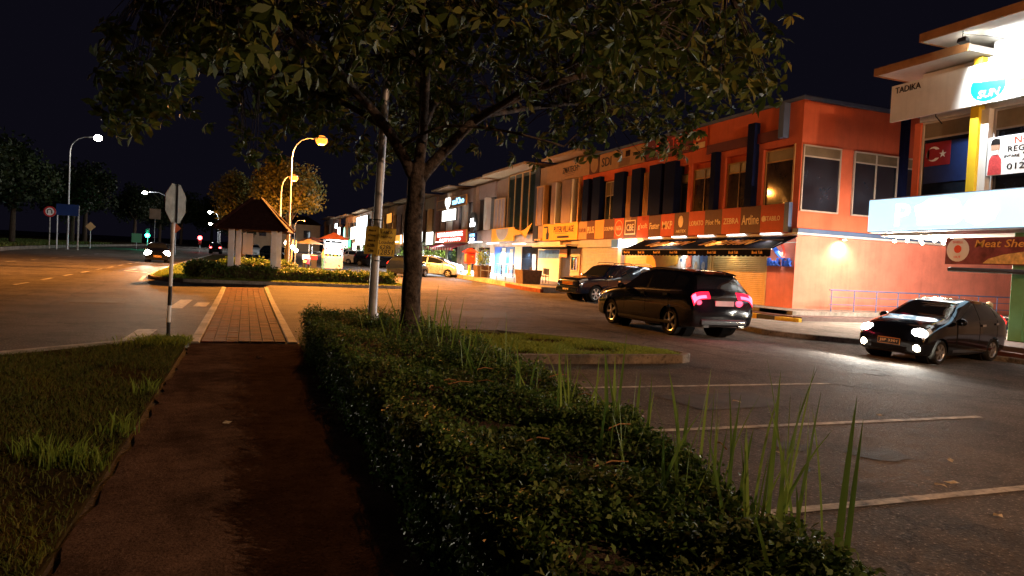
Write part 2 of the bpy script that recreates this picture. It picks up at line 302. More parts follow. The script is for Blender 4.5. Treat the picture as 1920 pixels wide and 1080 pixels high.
def loft(name, A, B, dz, mat, n=24, m=6, parent=None, kind='structure', skirt=.0, thick=None):
    A = resample(A, n); B = resample(B, n); G = A[:, None] * (1 - np.linspace(0, 1, m)[None, :, None]) + B[:, None] * np.linspace(0, 1, m)[None, :, None]
    Z = zgv(G[..., 0], G[..., 1]) + dz; V = np.concatenate([G, Z[..., None]], -1).reshape(-1, 3).tolist()
    F = [(i * m + j, i * m + j + 1, (i + 1) * m + j + 1, (i + 1) * m + j) for i in range(n - 1) for j in range(m - 1)]
    if skirt:
        ring = [i * m for i in range(n)] + [(n - 1) * m + j for j in range(1, m)] + [i * m + m - 1 for i in range(n - 2, -1, -1)] + [j for j in range(m - 2, 0, -1)]
        b = len(V); V += [(V[k][0], V[k][1], V[k][2] - skirt) for k in ring]; L = len(ring)
        F += [(ring[k], ring[(k + 1) % L], b + (k + 1) % L, b + k) for k in range(L)]
    mb = MB().add(V, F); o = mb.build(name, mat, parent)
    if parent is None: o['kind'] = kind
    return o
def kerbline(name, pl, w, h, mat, n=30, dz=0., parent=None, seg=False):
    P = resample(pl, n); T = np.gradient(P, axis=0); T /= np.linalg.norm(T, axis=1, keepdims=True); N = np.stack([-T[:, 1], T[:, 0]], 1)
    sec = [(-w / 2, -.15), (-w / 2, h - .02), (-w / 2 + .02, h), (w / 2 - .02, h), (w / 2, h - .02), (w / 2, -.15)]; k = len(sec); mb = MB(); V = []; F = []
    for i in range(n):
        for a, b in sec:
            q = P[i] + N[i] * a; V.append((q[0], q[1], zg(P[i][0], P[i][1]) + b + dz))
    for i in range(n - 1):
        for j in range(k - 1): F.append((i * k + j, i * k + j + 1, (i + 1) * k + j + 1, (i + 1) * k + j))
    F += [tuple(range(k)), tuple(range((n - 1) * k, n * k))[::-1]]
    mb.add(V, F); o = mb.build(name, mat, parent)
    if parent is None: o['kind'] = 'structure'
    return o
# footpath in front of the camera
loft('footpath', [(-.82, -4)] + [(-.80 + random.uniform(-.045, .045), k * .22) for k in range(-14, 58)] + [(-.80, 12.95)], [(.98, -4), (.98, 12.95)], .02, 'path', 160, 5, skirt=.1)
# verge with grass soil
VERGE = [(-.86, -4), (-.86, 4), (-.86, 12.6), (-1.05, 13.55)]
VERGE2 = [(-16, -4), (-12, 6.5), (-4.9, 10.05), (-1.25, 13.5)]
VERGE2 = [(-16, -4), (-14, 4), (-9, 8.2), (-5.5, 9.6), (-3.3, 11.1), (-2.2, 12.3), (-1.15, 13.55)]
loft('verge', VERGE, VERGE2, .035, 'soil', 40, 14, skirt=.1)
kerbline('verge_kerb', [(-14.1, 4.0), (-9.05, 8.3), (-5.5, 9.75), (-3.3, 11.25), (-2.2, 12.45), (-1.1, 13.7)], .14, .07, 'concrete', 40)
# brick crossing between two concrete edgings
cr = link('brick_crossing', MB().add([(-.66, 13.1, .012), (.74, 13.1, .012), (.76, 31.6, zg(0, 31.6) + .012), (-.66, 31.3, zg(0, 31.3) + .012), (-.66, 20, .012), (.74, 20, .012), (.75, 26, zg(0, 26) + .012), (-.66, 26, zg(0, 26) + .012)], [(0, 1, 5, 4), (4, 5, 6, 7), (7, 6, 2, 3)]).mesh('m', 'mortar')); cr['kind'] = 'structure'
bms = [MB().box(-.094, .094, -.0925, .0925, 0, .02).mesh('brick', 'brick_red', bevel=.005), MB().box(-.094, .094, -.0925, .0925, 0, .02).mesh('brick', 'brick_dark', bevel=.005)]
rest = MB(); cnt = 0; y = 13.25; row = 0
while y < 31.2:
    for k in range(7):
        x = -.565 + k * .2 + (.1 if row % 2 else 0) * .0; zz = zg(x, y) + .013 + random.uniform(-.002, .003)
        if cnt < 294:
            o = bpy.data.objects.new('brick', bms[random.random() < .35]); COL.objects.link(o); o.parent = cr; o.location = (x, y, zz); o.rotation_euler = (random.uniform(-.01, .01), random.uniform(-.01, .01), random.uniform(-.015, .015))
        else: rest.box(x - .094, x + .094, y - .0925, y + .0925, zz, zz + .02, int(random.random() < .35))
        cnt += 1
    y += .197; row += 1
tag(rest.build('brick_paving', ['brick_red', 'brick_dark'], cr), kind='stuff')
kerbline('crossing_edging', [(-.76, 13.0), (-.76, 22), (-.78, 31.3)], .17, .045, 'concrete', 30); kerbline('crossing_edging', [(.84, 13.0), (.85, 22), (.88, 32.1)], .17, .045, 'concrete', 30)
# road markings, each a sheet 4 mm proud of the asphalt
def mark(pts, name='road_marking', dz=.004):
    mb = MB(); V = [(x, y, zg(x, y) + dz) for x, y in pts]; mb.add(V, [tuple(range(len(V)))]); o = mb.build(name, 'white_paint'); o['kind'] = 'structure'; return o
def stripe(x0, y0, x1, y1, w):
    d = Vector((x1 - x0, y1 - y0)).normalized(); n = Vector((-d.y, d.x)) * w / 2; L = math.hypot(x1 - x0, y1 - y0); k = max(1, int(L / 4))
    for i in range(k):
        a, b = i / k, (i + 1) / k; ax, ay, bx, by = x0 + (x1 - x0) * a, y0 + (y1 - y0) * a, x0 + (x1 - x0) * b, y0 + (y1 - y0) * b
        mark([(ax - n.x, ay - n.y), (bx - n.x, by - n.y), (bx + n.x, by + n.y), (ax + n.x, ay + n.y)])
for yy, x0, x1 in ((8.44, 3.3, 8.6), (6.07, 3.2, 8.6), (3.80, 3.1, 8.6), (1.45, 3.1, 8.6)): stripe(x0, yy, x1, yy, .10)
for k in range(10): yy = 25.8 + k * 3.5; stripe(-7.55 + .02 * k, yy, -7.52 + .02 * k, yy + 1.5, .14)
for k in range(7): yy = 44 + k * 5.2; stripe(-13.1, yy, -13.1, yy + 1.9, .14)
for (a, b, c, d) in ((-1.75, 13.6, -1.72, 15.3), (-1.7, 20.8, -1.66, 24.2), (-1.15, 21.6, -1.12, 23.2)): stripe(a, b, c, d, .34)
stripe(-6.1, 43.4, -4.9, 42.2, .3); stripe(-6.1, 43.4, -5.9, 46.2, .2); stripe(-4.25, 34.6, -4.55, 38.6, .15); stripe(-4.2, 34.4, -2.6, 33.6, .15)
for k in range(6): stripe(-4.6, 40 + 3.4 * k, -4.62, 41.2 + 3.4 * k, .14)
stripe(-1.5, 24.6, 1.0, 24.6, .05)
def seam(name, pts, w, mat):
    for (a, b), (c, d) in zip(pts[:-1], pts[1:]):
        v = Vector((c - a, d - b)).normalized(); n = Vector((-v.y, v.x)) * w / 2; o = MB().add([(x, y, zg(x, y) + .004) for x, y in ((a - n.x, b - n.y), (c - n.x, d - n.y), (c + n.x, d + n.y), (a + n.x, b + n.y))], [(0, 1, 2, 3)]).build(name, mat); o['kind'] = 'structure'
groundmat('tar', (.042, .038, .035), (.075, .067, .061), (.22, .19, .17), scale=2, fine=40, crack=False, sp=.64)
seam('tar_seam', [(7.3, 10.2), (8.3, 8.9), (9.1, 7.7), (10.4, 6.3), (11.0, 4.5)], .07, 'tar'); seam('tar_seam', [(-6.4, 14), (-5.9, 20), (-6.1, 27)], .06, 'tar'); seam('tar_seam', [(8.8, 10.6), (9.0, 16), (8.7, 26)], .05, 'tar')
for pts in ([(5.1, 6.9), (6.5, 7.0), (6.6, 7.9), (5.0, 7.8)], [(9.4, 4.2), (11.6, 4.4), (11.5, 5.9), (9.3, 5.6)], [(6.2, 19.5), (8.1, 19.8), (8.0, 22.5), (6.1, 22.3)], [(-4.6, 22), (-3.2, 22.1), (-3.3, 24.2), (-4.7, 24)]):
    o = MB().add([(x, y, zg(x, y) + .004) for x, y in pts], [(0, 1, 2, 3)]).build('tar_patch', 'tar'); o['kind'] = 'structure'
for x, y, r in ((5.6, 4.9, .35), (6.6, 2.9, .3), (4.9, 5.3, .2), (6.2, 9.4, .28), (10.5, 9.5, .4)):
    o = MB().add([(x + r * math.cos(t) * random.uniform(.6, 1.2), y + r * math.sin(t) * random.uniform(.6, 1.2), zg(x, y) + .004) for t in np.linspace(0, 6.283, 15)[:-1]], [tuple(range(14))]).build('oil_stain', 'tar'); o['kind'] = 'structure'
# planted island at the end of the parking row
ISL_A = [(3.55, 10.75), (5.5, 10.72), (7.35, 10.72)]; ISL_B = [(3.6, 14.9), (5.2, 14.55), (6.7, 13.1), (7.45, 11.3)]
isl = loft('parking_island', ISL_A, ISL_B, .10, 'soil', 20, 10, skirt=.2)
kerbline('island_kerb', [(3.4, 10.70), (5.5, 10.66), (7.35, 10.68), (7.62, 10.85), (7.6, 11.4), (6.85, 13.2), (5.3, 14.68), (3.6, 15.05)], .16, .15, 'old_kerb', 50)
kerbline('planter_kerb', [(1.4, 13.2), (2.4, 13.0), (3.2, 12.3), (3.35, 10.6), (3.15, 6), (3.05, -3)], .10, .05, 'old_kerb', 50)
loft('planter_bed', [(1.05, -3), (1.05, 12.7)], [(3.05, -3), (3.2, 12.2)], .03, 'soil', 30, 5, skirt=.1)
# island with the shelter
GA = [(-3.0, 34.75), (-4.05, 36.6), (-4.25, 41), (-4.3, 56), (-3.7, 92)]; GB = [(7.7, 35.1), (7.9, 36.5), (7.0, 44), (4.6, 56), (1.5, 92)]
loft('shelter_island', GA, GB, .11, 'soil', 40, 10, skirt=.2)
kerbline('shelter_kerb', [(7.85, 36.6), (7.75, 35.0), (5.4, 34.7), (-1.0, 32.35), (-1.8, 32.4), (-3.05, 34.55), (-4.15, 36.6), (-4.35, 41), (-4.4, 56), (-3.8, 92)][0:3] + [(1.0, 34.6), (-3.0, 34.55), (-4.15, 36.6), (-4.35, 41), (-4.4, 56), (-3.8, 92)], .15, .15, 'concrete', 60)
mb = MB(); mb.prism([(.75 * math.cos(t) + random.uniform(-.06, .06), .9 * math.sin(t)) for t in np.linspace(0, 2 * math.pi, 15)[:-1]], 'z', 0, .03)
o = mb.build('manhole_slab', 'concrete'); o.location = (-2.6, 38.4, zg(0, 38.4) + .115); o['kind'] = 'structure'
# far side of the main road: raised verge
loft('far_verge', [(-14.5, 30), (-19, 62), (-20.5, 80), (-20.8, 105), (-19, 150), (-16, 230)], [(-60, 30), (-60, 62), (-60, 80), (-60, 105), (-60, 150), (-60, 230)], .32, 'soil', 40, 10, skirt=.5)
kerbline('far_verge_kerb', [(-14.4, 30), (-18.9, 62), (-20.4, 80), (-20.7, 105), (-18.9, 150), (-16, 230)], .2, .32, 'old_kerb', 50)
# shop-side apron, steps, walkway
loft('apron', [(14.25, 20.5), (14.15, 16.4), (15.1, 15.5), (16.1, 14.9), (17.95, 12.2), (18.1, 6)], [(20.5, 20.5), (27, 19.5), (27, 17), (27, 15.5), (27, 12.5), (27, 6)], .115, 'concrete', 30, 8, skirt=.25)
kerbline('apron_kerb', [(14.6, 20.7), (14.2, 20.0), (14.1, 16.4), (14.5, 15.9), (15.05, 15.45), (16.05, 14.85), (17.9, 12.1), (18.05, 6)], .16, .135, 'old_kerb', 50)
def slab(name, x0, x1, y0, y1, dz, mat, th=.6, n=8):
    return loft(name, [(x0, y0), (x0, y1)], [(x1, y0), (x1, y1)], dz, mat, max(2, n), 3, skirt=th)
slab('walkway', 18.9, 21.4, 20.9, 36.2, .40, 'concrete', n=12)
slab('walkway', 15.5, 21.4, 36.25, 210, .30, 'concrete', n=90)
slab('step', 18.35, 18.9, 20.0, 36.2, .25, 'step_brown', n=10)
loft('side_walkway', [(18.9, 20.6), (34, 20.6)], [(18.9, 22.4), (34, 22.4)], .41, 'concrete', 10, 3, skirt=.6)
loft('side_step', [(18.4, 19.6), (34, 19.6)], [(18.4, 20.6), (34, 20.6)], .26, 'step_tile', 10, 3, skirt=.5)
box('side_platform', 'step_tile', None, 18.3, 34, 4, 14.05, -.3, .14)['kind'] = 'structure'
box('side_step', 'step_brown', None, 17.9, 18.3, 4, 13.9, -.3, .02)['kind'] = 'structure'
k0 = thing('painted_kerb', 'yellow and black painted kerb in front of the brown steps', 'kerb', (17.4, 19.6, .12))
for i in range(7):
    a = 19.1 + i * .9; mb = MB()
    if i == 0: mb.prism([(17.95, a), (17.8, a), (17.55, a + .9), (17.75, a + .9)], 'z', .05, .24)
    else: mb.prism([(17.76, a), (17.55, a), (17.50 - 0, a + .88), (17.72, a + .88)], 'z', .05, .26 if i else .2)
    mb.build('kerb_stone', 'black_paint' if i % 2 else 'yellow_paint', k0, bevel=.012)
# planter kerb left of the pickup
kerbline('planter_kerb', [(15.4, 35.9), (15.2, 37.5), (15.35, 41), (15.9, 43.4)], .2, .2, 'brick_red', 20)
# ------------------------------------------------------------------ grass and hedges
def scatter_poly(A, B, n, power=1.):
    u = RNG.random(n) ** power; v = RNG.random(n); A = resample(A, 200); B = resample(B, 200); i = u * 199; k = np.minimum(198, i.astype(int)); f = (i - k)[:, None]
    a = A[k] * (1 - f) + A[k + 1] * f; b = B[k] * (1 - f) + B[k + 1] * f; return a * (1 - v[:, None]) + b * v[:, None]
def grass(name, P, h, w, dz, mat, label, cat='grass', lean=.5):
    n = len(P); base = np.concatenate([P, (zgv(P[:, 0], P[:, 1]) + dz)[:, None]], 1); an = RNG.random(n) * 6.283; hh = h * (.45 + .9 * RNG.random(n))
    sd = np.stack([np.cos(an), np.sin(an), 0 * an], 1) * (w * (.6 + .8 * RNG.random(n)))[:, None]; ln = RNG.normal(0, lean, (n, 2)) * hh[:, None]
    mid = base + np.concatenate([ln * .35, (hh * .6)[:, None]], 1); tip = base + np.concatenate([ln, (hh * .95)[:, None]], 1)
    V = np.stack([base - sd, base + sd, mid + sd * .7, tip, mid - sd * .7], 1); o = link(name, fastmesh(name, V, 5, mat)); return tag(o, label, cat, kind='stuff')
P = np.stack([RNG.uniform(-7, -.86, 190000), 1.6 + 12.2 * RNG.random(190000) ** 1.4], 1)
bnd = resample(VERGE2, 300); bnd = bnd[np.argsort(bnd[:, 0])]; ylim = np.interp(P[:, 0], bnd[:, 0], bnd[:, 1]); P = P[P[:, 1] < ylim - .06]
pn = np.sin(P[:, 0] * 2.1 + 1) * np.cos(P[:, 1] * 1.3) + np.sin(P[:, 0] * 5 + P[:, 1] * 3.1) * .5; P = P[pn + RNG.normal(0, .7, len(P)) > -.7]
grass('verge_grass', P, .05, .0035, .03, 'verge_leaf', 'short dry mown grass on the verge beside the path')
q = np.array([(-.96, 5.55), (-1.06, 5.8), (-1.2, 5.7), (-1.4, 6.0), (-.94, 6.6), (-.95, 8.4)]); P = (q[RNG.integers(0, 6, 300)] + RNG.normal(0, .07, (300, 2))); P = P[P[:, 0] < -.78]
grass('edge_grass', P, .17, .006, .03, 'blade_leaf', 'brighter longer grass tufts along the edge of the path', lean=.35)
P = np.array([(-1.2, 13.0)]) + RNG.normal(0, 1, (1500, 2)) * np.array([.28, .3]); P = P[(P[:, 0] < -.8) & (P[:, 1] < 13.5)]; grass('edge_grass', P, .10, .005, .03, 'grass_leaf', 'bright grass patch round the foot of the striped sign post')
P = scatter_poly(ISL_A, ISL_B, 26000); pn = np.sin(P[:, 0] * 3 + P[:, 1]) + np.cos(P[:, 1] * 4 + 1 - P[:, 0]); P = P[pn + RNG.normal(0, .6, len(P)) > -.5]
grass('island_grass', P, .06, .006, .10, 'grass_leaf', 'short bright green grass on the parking island')
P = scatter_poly(GA[:4], GB[:4], 40000, 1.5); grass('shelter_grass', P, .09, .02, .11, 'grass_leaf', 'rough grass on the island round the shelter')
P = np.stack([RNG.uniform(-32, -15, 30000), RNG.uniform(32, 130, 30000)], 1); P = P[P[:, 0] < np.interp(P[:, 1], [30, 62, 80, 105, 150], [-14.8, -19.3, -20.8, -21.1, -19.4])]
grass('far_grass', P, .25, .08, .32, 'verge_leaf', 'dim rough grass on the far side of the main road')

def hedge(name, label, boxes, n, L, mat, core='bark_dark', dens_pow=1., jit=.05):
    """boxes: list of (poly of 4 xy corners, height, base dz)"""
    x0, y0 = boxes[0][0][0]; t = thing(name, label, 'hedge', (x0, y0, zg(x0, y0)))
    Ps = []; Ns = []
    for poly, h, wts in boxes:
        poly = np.array(poly, float); c = poly.mean(0); mb = MB(); q = c + (poly - c) * .93
        if wts > .05: mb.prism([tuple(p) for p in q], 'z', zg(*c) - .02, zg(*c) + h * .9); mb.build('dark_core', core, t)  # solid dark block added inside the leaves to close see-through gaps
        m = int(n * wts); k = len(poly); ed = np.roll(poly, -1, 0) - poly; el = np.linalg.norm(ed, axis=1)
        aT = abs(sum(poly[i][0] * poly[(i + 1) % k][1] - poly[(i + 1) % k][0] * poly[i][1] for i in range(k))) / 2; aS = el * h
        nt = int(m * aT / (aT + aS.sum())); u = RNG.random(nt) ** dens_pow; v = RNG.random(nt)[:, None]; u = u[:, None]
        a = poly[0] * (1 - u) + poly[3] * u; b = poly[1] * (1 - u) + poly[2] * u; pp = a * (1 - v) + b * v
        bumpy = .05 * np.sin(pp[:, 0] * 5.1 + pp[:, 1] * 2.3) + .04 * np.sin(pp[:, 1] * 6.7 - pp[:, 0] * 3) + .03 * np.sin(pp[:, 0] * 13 + pp[:, 1] * 11)
        z = zgv(pp[:, 0], pp[:, 1]) + h + bumpy * (h / .65) + RNG.normal(0, jit * .6, nt) - .03
        Ps.append(np.concatenate([pp, z[:, None]], 1)); Ns.append(np.tile([0, 0, 1.], (nt, 1)))
        for i in range(k):
            ns = int(m * aS[i] / (aT + aS.sum()))
            if ns < 2: continue
            u = RNG.random(ns); u = (u ** dens_pow if i in (1,) else 1 - u ** dens_pow if i == 3 else u)[:, None]; pp = poly[i] + ed[i] * u; nr = np.array([ed[i][1], -ed[i][0]]) / max(el[i], 1e-6)
            if nr @ (poly[i] + ed[i] / 2 - c) < 0: nr = -nr
            zz = RNG.random(ns) * h; pp = pp + nr * (RNG.normal(0, jit, ns) + .05 * np.sin(zz * 9 + u[:, 0] * el[i] * 4) - .02)[:, None]
            Ps.append(np.concatenate([pp, (zgv(pp[:, 0], pp[:, 1]) + zz)[:, None]], 1)); Ns.append(np.tile([*nr, .35], (ns, 1)))
    P = np.concatenate(Ps); N = np.concatenate(Ns); V = leaves(P, N, L, L * .55, .75)
    tag(link('foliage', fastmesh('foliage', V, 4, mat), t), kind='stuff'); return t
# poly order: near-left, near-right, far-right, far-left
hedge('hedge', 'long clipped dark green hedge between the footpath and the parking bays', [([(1.02, 1.0), (1.85, 1.0), (2.5, 4.0), (1.02, 4.0)], .58, .44), ([(1.02, 4.0), (2.5, 4.0), (2.75, 6.8), (1.02, 6.8)], .61, .24), ([(1.02, 6.8), (2.75, 6.8), (2.78, 10.6), (1.0, 10.6)], .64, .20), ([(1.0, 10.6), (2.78, 10.6), (2.2, 12.5), (1.0, 12.75)], .65, .12)], 150000, .036, 'hedge_leaf', dens_pow=1.25)
hedge('hedge', 'low straight hedge along the front of the shelter island', [([(-1.9, 35.6), (7.2, 36.0), (7.2, 37.4), (-1.9, 37.0)], .62, .7), ([(-2.5, 36.3), (-1.2, 36.5), (-1.2, 39.4), (-2.6, 39.2)], .74, .3)], 16000, .13, 'hedge_leaf', jit=.1)
hedge('hedge', 'hedge behind the shelter columns', [([(-1.1, 39.6), (2.4, 39.6), (2.4, 40.6), (-1.1, 40.6)], .9, 1.)], 5000, .14, 'hedge_leaf', jit=.1)
# tall sword-like blades standing out of the hedge
def blade(p, h, w, lx, ly, bend, parent):
    n = 6; V = []; F = []; an = random.uniform(0, 3.14); dx, dy = math.cos(an) * w, math.sin(an) * w
    for i in range(n + 1):
        t = i / n; k = w and (1 - t ** 3); c = (p[0] + lx * t + bend * lx * t * t, p[1] + ly * t + bend * ly * t * t, p[2] + h * (t - .12 * bend * t * t))
        V += [(c[0] - dx * k, c[1] - dy * k, c[2]), (c[0], c[1], c[2] + .001 - w * .6 * k), (c[0] + dx * k, c[1] + dy * k, c[2])]
    for i in range(n): F += [(3 * i, 3 * i + 1, 3 * i + 4, 3 * i + 3), (3 * i + 1, 3 * i + 2, 3 * i + 5, 3 * i + 4)]
    return link('blade', MB().add(V, F).mesh('blade', 'blade_leaf', smooth='all', recalc=False), parent)
CL = [(2.05, 7.6, 4, .45), (2.3, 7.2, 4, .4), (1.75, 8.4, 3, .4), (2.45, 8.6, 4, .5), (2.05, 6.3, 4, .42), (2.5, 6.6, 3, .45), (2.15, 5.2, 4, .4), (2.4, 5.0, 3, .4), (2.0, 4.3, 4, .45), (2.25, 4.0, 5, .5), (2.5, 4.2, 3, .35), (2.0, 3.4, 4, .4), (2.3, 3.3, 4, .45), (2.55, 3.3, 3, .4), (1.9, 2.8, 4, .4), (2.2, 2.75, 4, .4), (2.05, 2.35, 4, .42), (2.35, 2.5, 3, .55), (2.2, 10.4, 3, .6), (1.75, 10.2, 3, .45), (2.5, 9.6, 4, .6), (1.15, 12.4, 3, .22), (2.65, 2.9, 2, .6), (2.0, 2.2, 2, .3)]
ORDN = ['first', 'second', 'third', 'fourth', 'fifth', 'sixth', 'seventh', 'eighth', 'ninth', 'tenth', 'eleventh', 'twelfth'] + [w + k for w in ('thirteen', 'fourteen', 'fifteen', 'sixteen', 'seventeen', 'eighteen', 'nineteen') for k in ('th',)] + ['twentieth', 'twenty-first', 'twenty-second', 'twenty-third', 'twenty-fourth']
for i, (x, y, k, h) in enumerate(sorted(CL, key=lambda q: q[1])):
    t = thing('blade_clump', ORDN[i] + ' clump of tall sword-like blades counted from the near end of the hedge', 'grass clump', (x, y, .3), 'blade clumps in the hedge')
    for j in range(k + 3):
        hh = h * random.uniform(.7, 1.35) + .28; blade((x + random.uniform(-.10, .10), y + random.uniform(-.14, .14), .32), hh, random.uniform(.006, .0135), random.gauss(0, .075), random.gauss(0, .07), random.uniform(0, 1.3), t)
t = thing('blade_clump', 'broad arching blade pair leaning right at the near end of the hedge', 'grass clump', (2.12, 1.92, .3))
blade((2.05, 1.95, .35), .85, .018, .17, .12, .5, t); blade((2.07, 1.93, .35), .72, .015, .26, .2, .4, t); blade((1.78, 1.9, .35), .5, .011, -.12, 0, .3, t)
for i in range(14):
    x = random.uniform(1.3, 2.6); y = random.uniform(2.6, 6.5); a = random.uniform(-.6, .6) + (1.5 if random.random() < .3 else 0); l = random.uniform(.10, .24)
    tag(rod('twig', 'dry_stick', None, [(x, y, .66), (x + l * .5 * math.cos(a), y + l * .5 * math.sin(a), .675), (x + l * math.cos(a), y + l * math.sin(a), .66)], .004, 5), 'dry brown twig lying on top of the clipped hedge', 'twig', 'dry twigs on the hedge')
# litter and fallen leaves on path and lot
for i, (x, y) in enumerate([(.25, 11.2), (-.1, 6.9), (.72, 7.6), (.82, 7.4), (6.1, 4.55), (5.25, 4.0), (5.42, 4.02), (5.0, 3.35), (7.2, 6.3), (4.6, 5.1), (6.9, 3.5), (5.9, 7.3), (3.9, 10.3), (4.2, 8.9)]):
    mb = MB(); r = random.uniform(.025, .055); V = [(r * math.cos(k * 1.05) * random.uniform(.5, 1.1) * 1.5, r * math.sin(k * 1.05) * random.uniform(.5, 1.1), .012 * (k % 2)) for k in range(6)] + [(0, 0, .012)]
    mb.add(V, [(k, (k + 1) % 6, 6) for k in range(6)]); o = mb.build('fallen_leaf', 'litter'); o.location = (x, y, zg(x, y) + (.03 if x < 1 else .008)); o.rotation_euler = (0, 0, i)
    tag(o, 'curled pale fallen leaf lying on the ' + ('dark footpath' if x < 1 else 'asphalt of the parking bays'), 'leaf', 'fallen leaves on the ' + ('path' if x < 1 else 'asphalt'))
# ------------------------------------------------------------------ trees
def whorl(n, L):
    """leaf rosette: V (n,6,3) each leaf a folded hexagon"""
    out = []
    for i in range(n):
        a = 6.283 * i / n + random.uniform(-.25, .25); dr = random.uniform(-1.1, .25); l = L * random.uniform(.7, 1.15); w = l * random.uniform(.15, .2)
        d = np.array([math.cos(a), math.sin(a), 0]); s = np.array([-math.sin(a), math.cos(a), 0]); z = np.array([0, 0, 1.]); e = d * math.cos(dr) + z * math.sin(dr); e2 = d * math.cos(dr - .5) + z * math.sin(dr - .5)
        b = e * l * .08; m = e * l * .6; t = m + e2 * l * .42
        out.append([b, b + (m - b) * .5 + s * w * .7, m + s * w, t, m - s * w, b + (m - b) * .5 - s * w * .7])
    return np.array(out)
def rot_to(d):
    d = np.array(d) / np.linalg.norm(d); a = np.cross([0.3, .9, .1], d); a /= np.linalg.norm(a); b = np.cross(d, a); return np.stack([a, b, d], 1)
TREE = thing('street_tree', 'tall spreading tree with whorled leaves rising out of the hedge', 'tree', (2.2, 9.75, 0))
def limb(pts, r0, r1, n=9):
    pts = np.array(pts, float); m = 4 * (len(pts) - 1) + 1; t = np.linspace(0, len(pts) - 1, m); P = np.stack([np.interp(t, range(len(pts)), pts[:, k]) for k in range(3)], 1)
    for _ in range(3): P[1:-1] = (P[:-2] + 2 * P[1:-1] + P[2:]) / 4
    P[1:-1] += RNG.normal(0, min(.006, r1 * .25), P[1:-1].shape); return P, np.linspace(r0, r1, m)
tm = MB(); P, rr = limb([(2.16, 9.75, -.1), (2.20, 9.75, 1.2), (2.18, 9.75, 2.3), (2.22, 9.75, 2.95)], .14, .12); rr[0] = .19; rr[1] = .16; tm.tube(P, rr, 14); tm.build('trunk', 'bark', TREE, smooth='all')
LIMBS = [([(2.2, 9.75, 2.7), (1.85, 9.7, 3.25), (1.35, 9.5, 3.75), (.3, 9.1, 4.3), (-1.0, 8.6, 4.5)], .085, .03), ([(2.2, 9.75, 2.75), (2.3, 9.85, 3.5), (2.25, 10, 4.6), (2.4, 10, 6.4)], .09, .03), ([(2.22, 9.75, 2.7), (2.65, 9.6, 3.3), (3.1, 9.4, 3.75), (4.2, 9.0, 4.3), (5.7, 8.6, 4.5)], .09, .03),
         ([(2.25, 9.75, 3.4), (2.6, 10.6, 4.0), (3.1, 12, 4.4), (3.5, 13.4, 4.5)], .06, .025), ([(2.25, 9.7, 3.3), (2.0, 8.6, 4.0), (1.7, 7.2, 4.4), (1.3, 5.6, 4.6)], .06, .025), ([(1.85, 9.7, 3.3), (1.2, 10.6, 3.9), (.1, 11.8, 4.3), (-.9, 12.8, 4.5)], .05, .02),
         ([(2.9, 9.5, 3.55), (3.4, 8.4, 3.95), (4.0, 7.1, 4.3), (4.4, 6, 4.5)], .05, .02), ([(3.0, 9.5, 3.65), (4.2, 10.3, 4.1), (5.6, 11.2, 4.5)], .05, .02), ([(1.95, 9.7, 3.15), (2.4, 9.2, 3.45), (3.3, 8.8, 3.35), (3.9, 8.6, 3.2)], .025, .012), ([(1.3, 9.5, 3.8), (.4, 8.2, 4.1), (-.4, 7.2, 4.2)], .04, .018)]
NODES = []
for pts, a, b in LIMBS:
    P, rr = limb(pts, a, b); MB().tube(P, rr, 8).build('branch', 'bark', TREE, smooth='all'); NODES.append(P[4:])
NODES = np.concatenate(NODES)
pos = []
while len(pos) < 2400:
    a = random.uniform(0, 6.283); r = math.sqrt(random.random()) * 1.0; x = 2.65 + (4.3 if math.cos(a) < 0 else 4.25) * r * math.cos(a); y = 9.5 + 4.3 * r * math.sin(a)
    zb = 3.54 + .24 * min(1, max(0, (x - 2) / 2)) + .25 * math.sin(x * 1.7 + 1) * math.cos(y * 1.3) + .16 * math.sin(x * 4 + y * 3) - .42 * max(0, r - .72) / .28 + (.25 if r < .35 else 0)
    if math.hypot(x - 2.2, y - 9.75) < .6: zb += .5
    z = zb + abs(random.gauss(0, .5)) + (random.random() ** 2) * 2.0 * math.sqrt(max(0, 1 - r * r))
    if x > 5.6 and z < 3.5: continue
    pn = math.sin(x * 2.3 + y * 1.1) + math.sin(y * 2.9 - x * .8 + z * 2.2) + math.sin(z * 3 + x)
    if x > 2 and random.random() < .12: continue
    if pn < -.5 + .3 * (r > .8): continue
    pos.append((x, y, z))
pos = np.array(pos); camd = np.linalg.norm(pos - np.array([0, 0, 1.6]), axis=1); order = np.argsort(pos[:, 2] * 1.1 + camd * .12)
proto = [whorl(random.choice((6, 7, 8)), random.uniform(.13, .24)) for _ in range(10)]
pm = [fastmesh('leaf_cluster', p, 6, 'tree_leaf') for p in proto]; bulk = []; tw = MB()
for rank, i in enumerate(order):
    p = pos[i]; nd = NODES[np.argmin(np.linalg.norm(NODES - p, axis=1))]; d = p - nd; d = d / max(.01, np.linalg.norm(d)) + np.array([0, 0, .9]) + RNG.normal(0, .3, 3); k = random.randrange(10)
    Rm = rot_to(d)
    if rank < 300:
        o = bpy.data.objects.new('leaf_cluster', pm[k]); COL.objects.link(o); o.parent = TREE; o.matrix_parent_inverse = Matrix.Translation(-TREE.location)
        m4 = Matrix([[*Rm[r], p[r]] for r in range(3)] + [[0, 0, 0, 1]]); o.matrix_basis = m4
    else: bulk.append((proto[k] * random.uniform(.85, 1.2)) @ Rm.T + p)
    if rank < 2300 and np.linalg.norm(p - nd) < 1.3:
        md = nd * .45 + p * .55 + np.array([0, 0, .06]); tw.tube([nd, md, p], [.009, .006, .003], 4, caps=False)
tag(link('foliage', fastmesh('foliage', np.concatenate(bulk), 6, 'tree_leaf'), TREE), kind='stuff'); tag(tw.build('twigs', 'bark', TREE), kind='stuff')

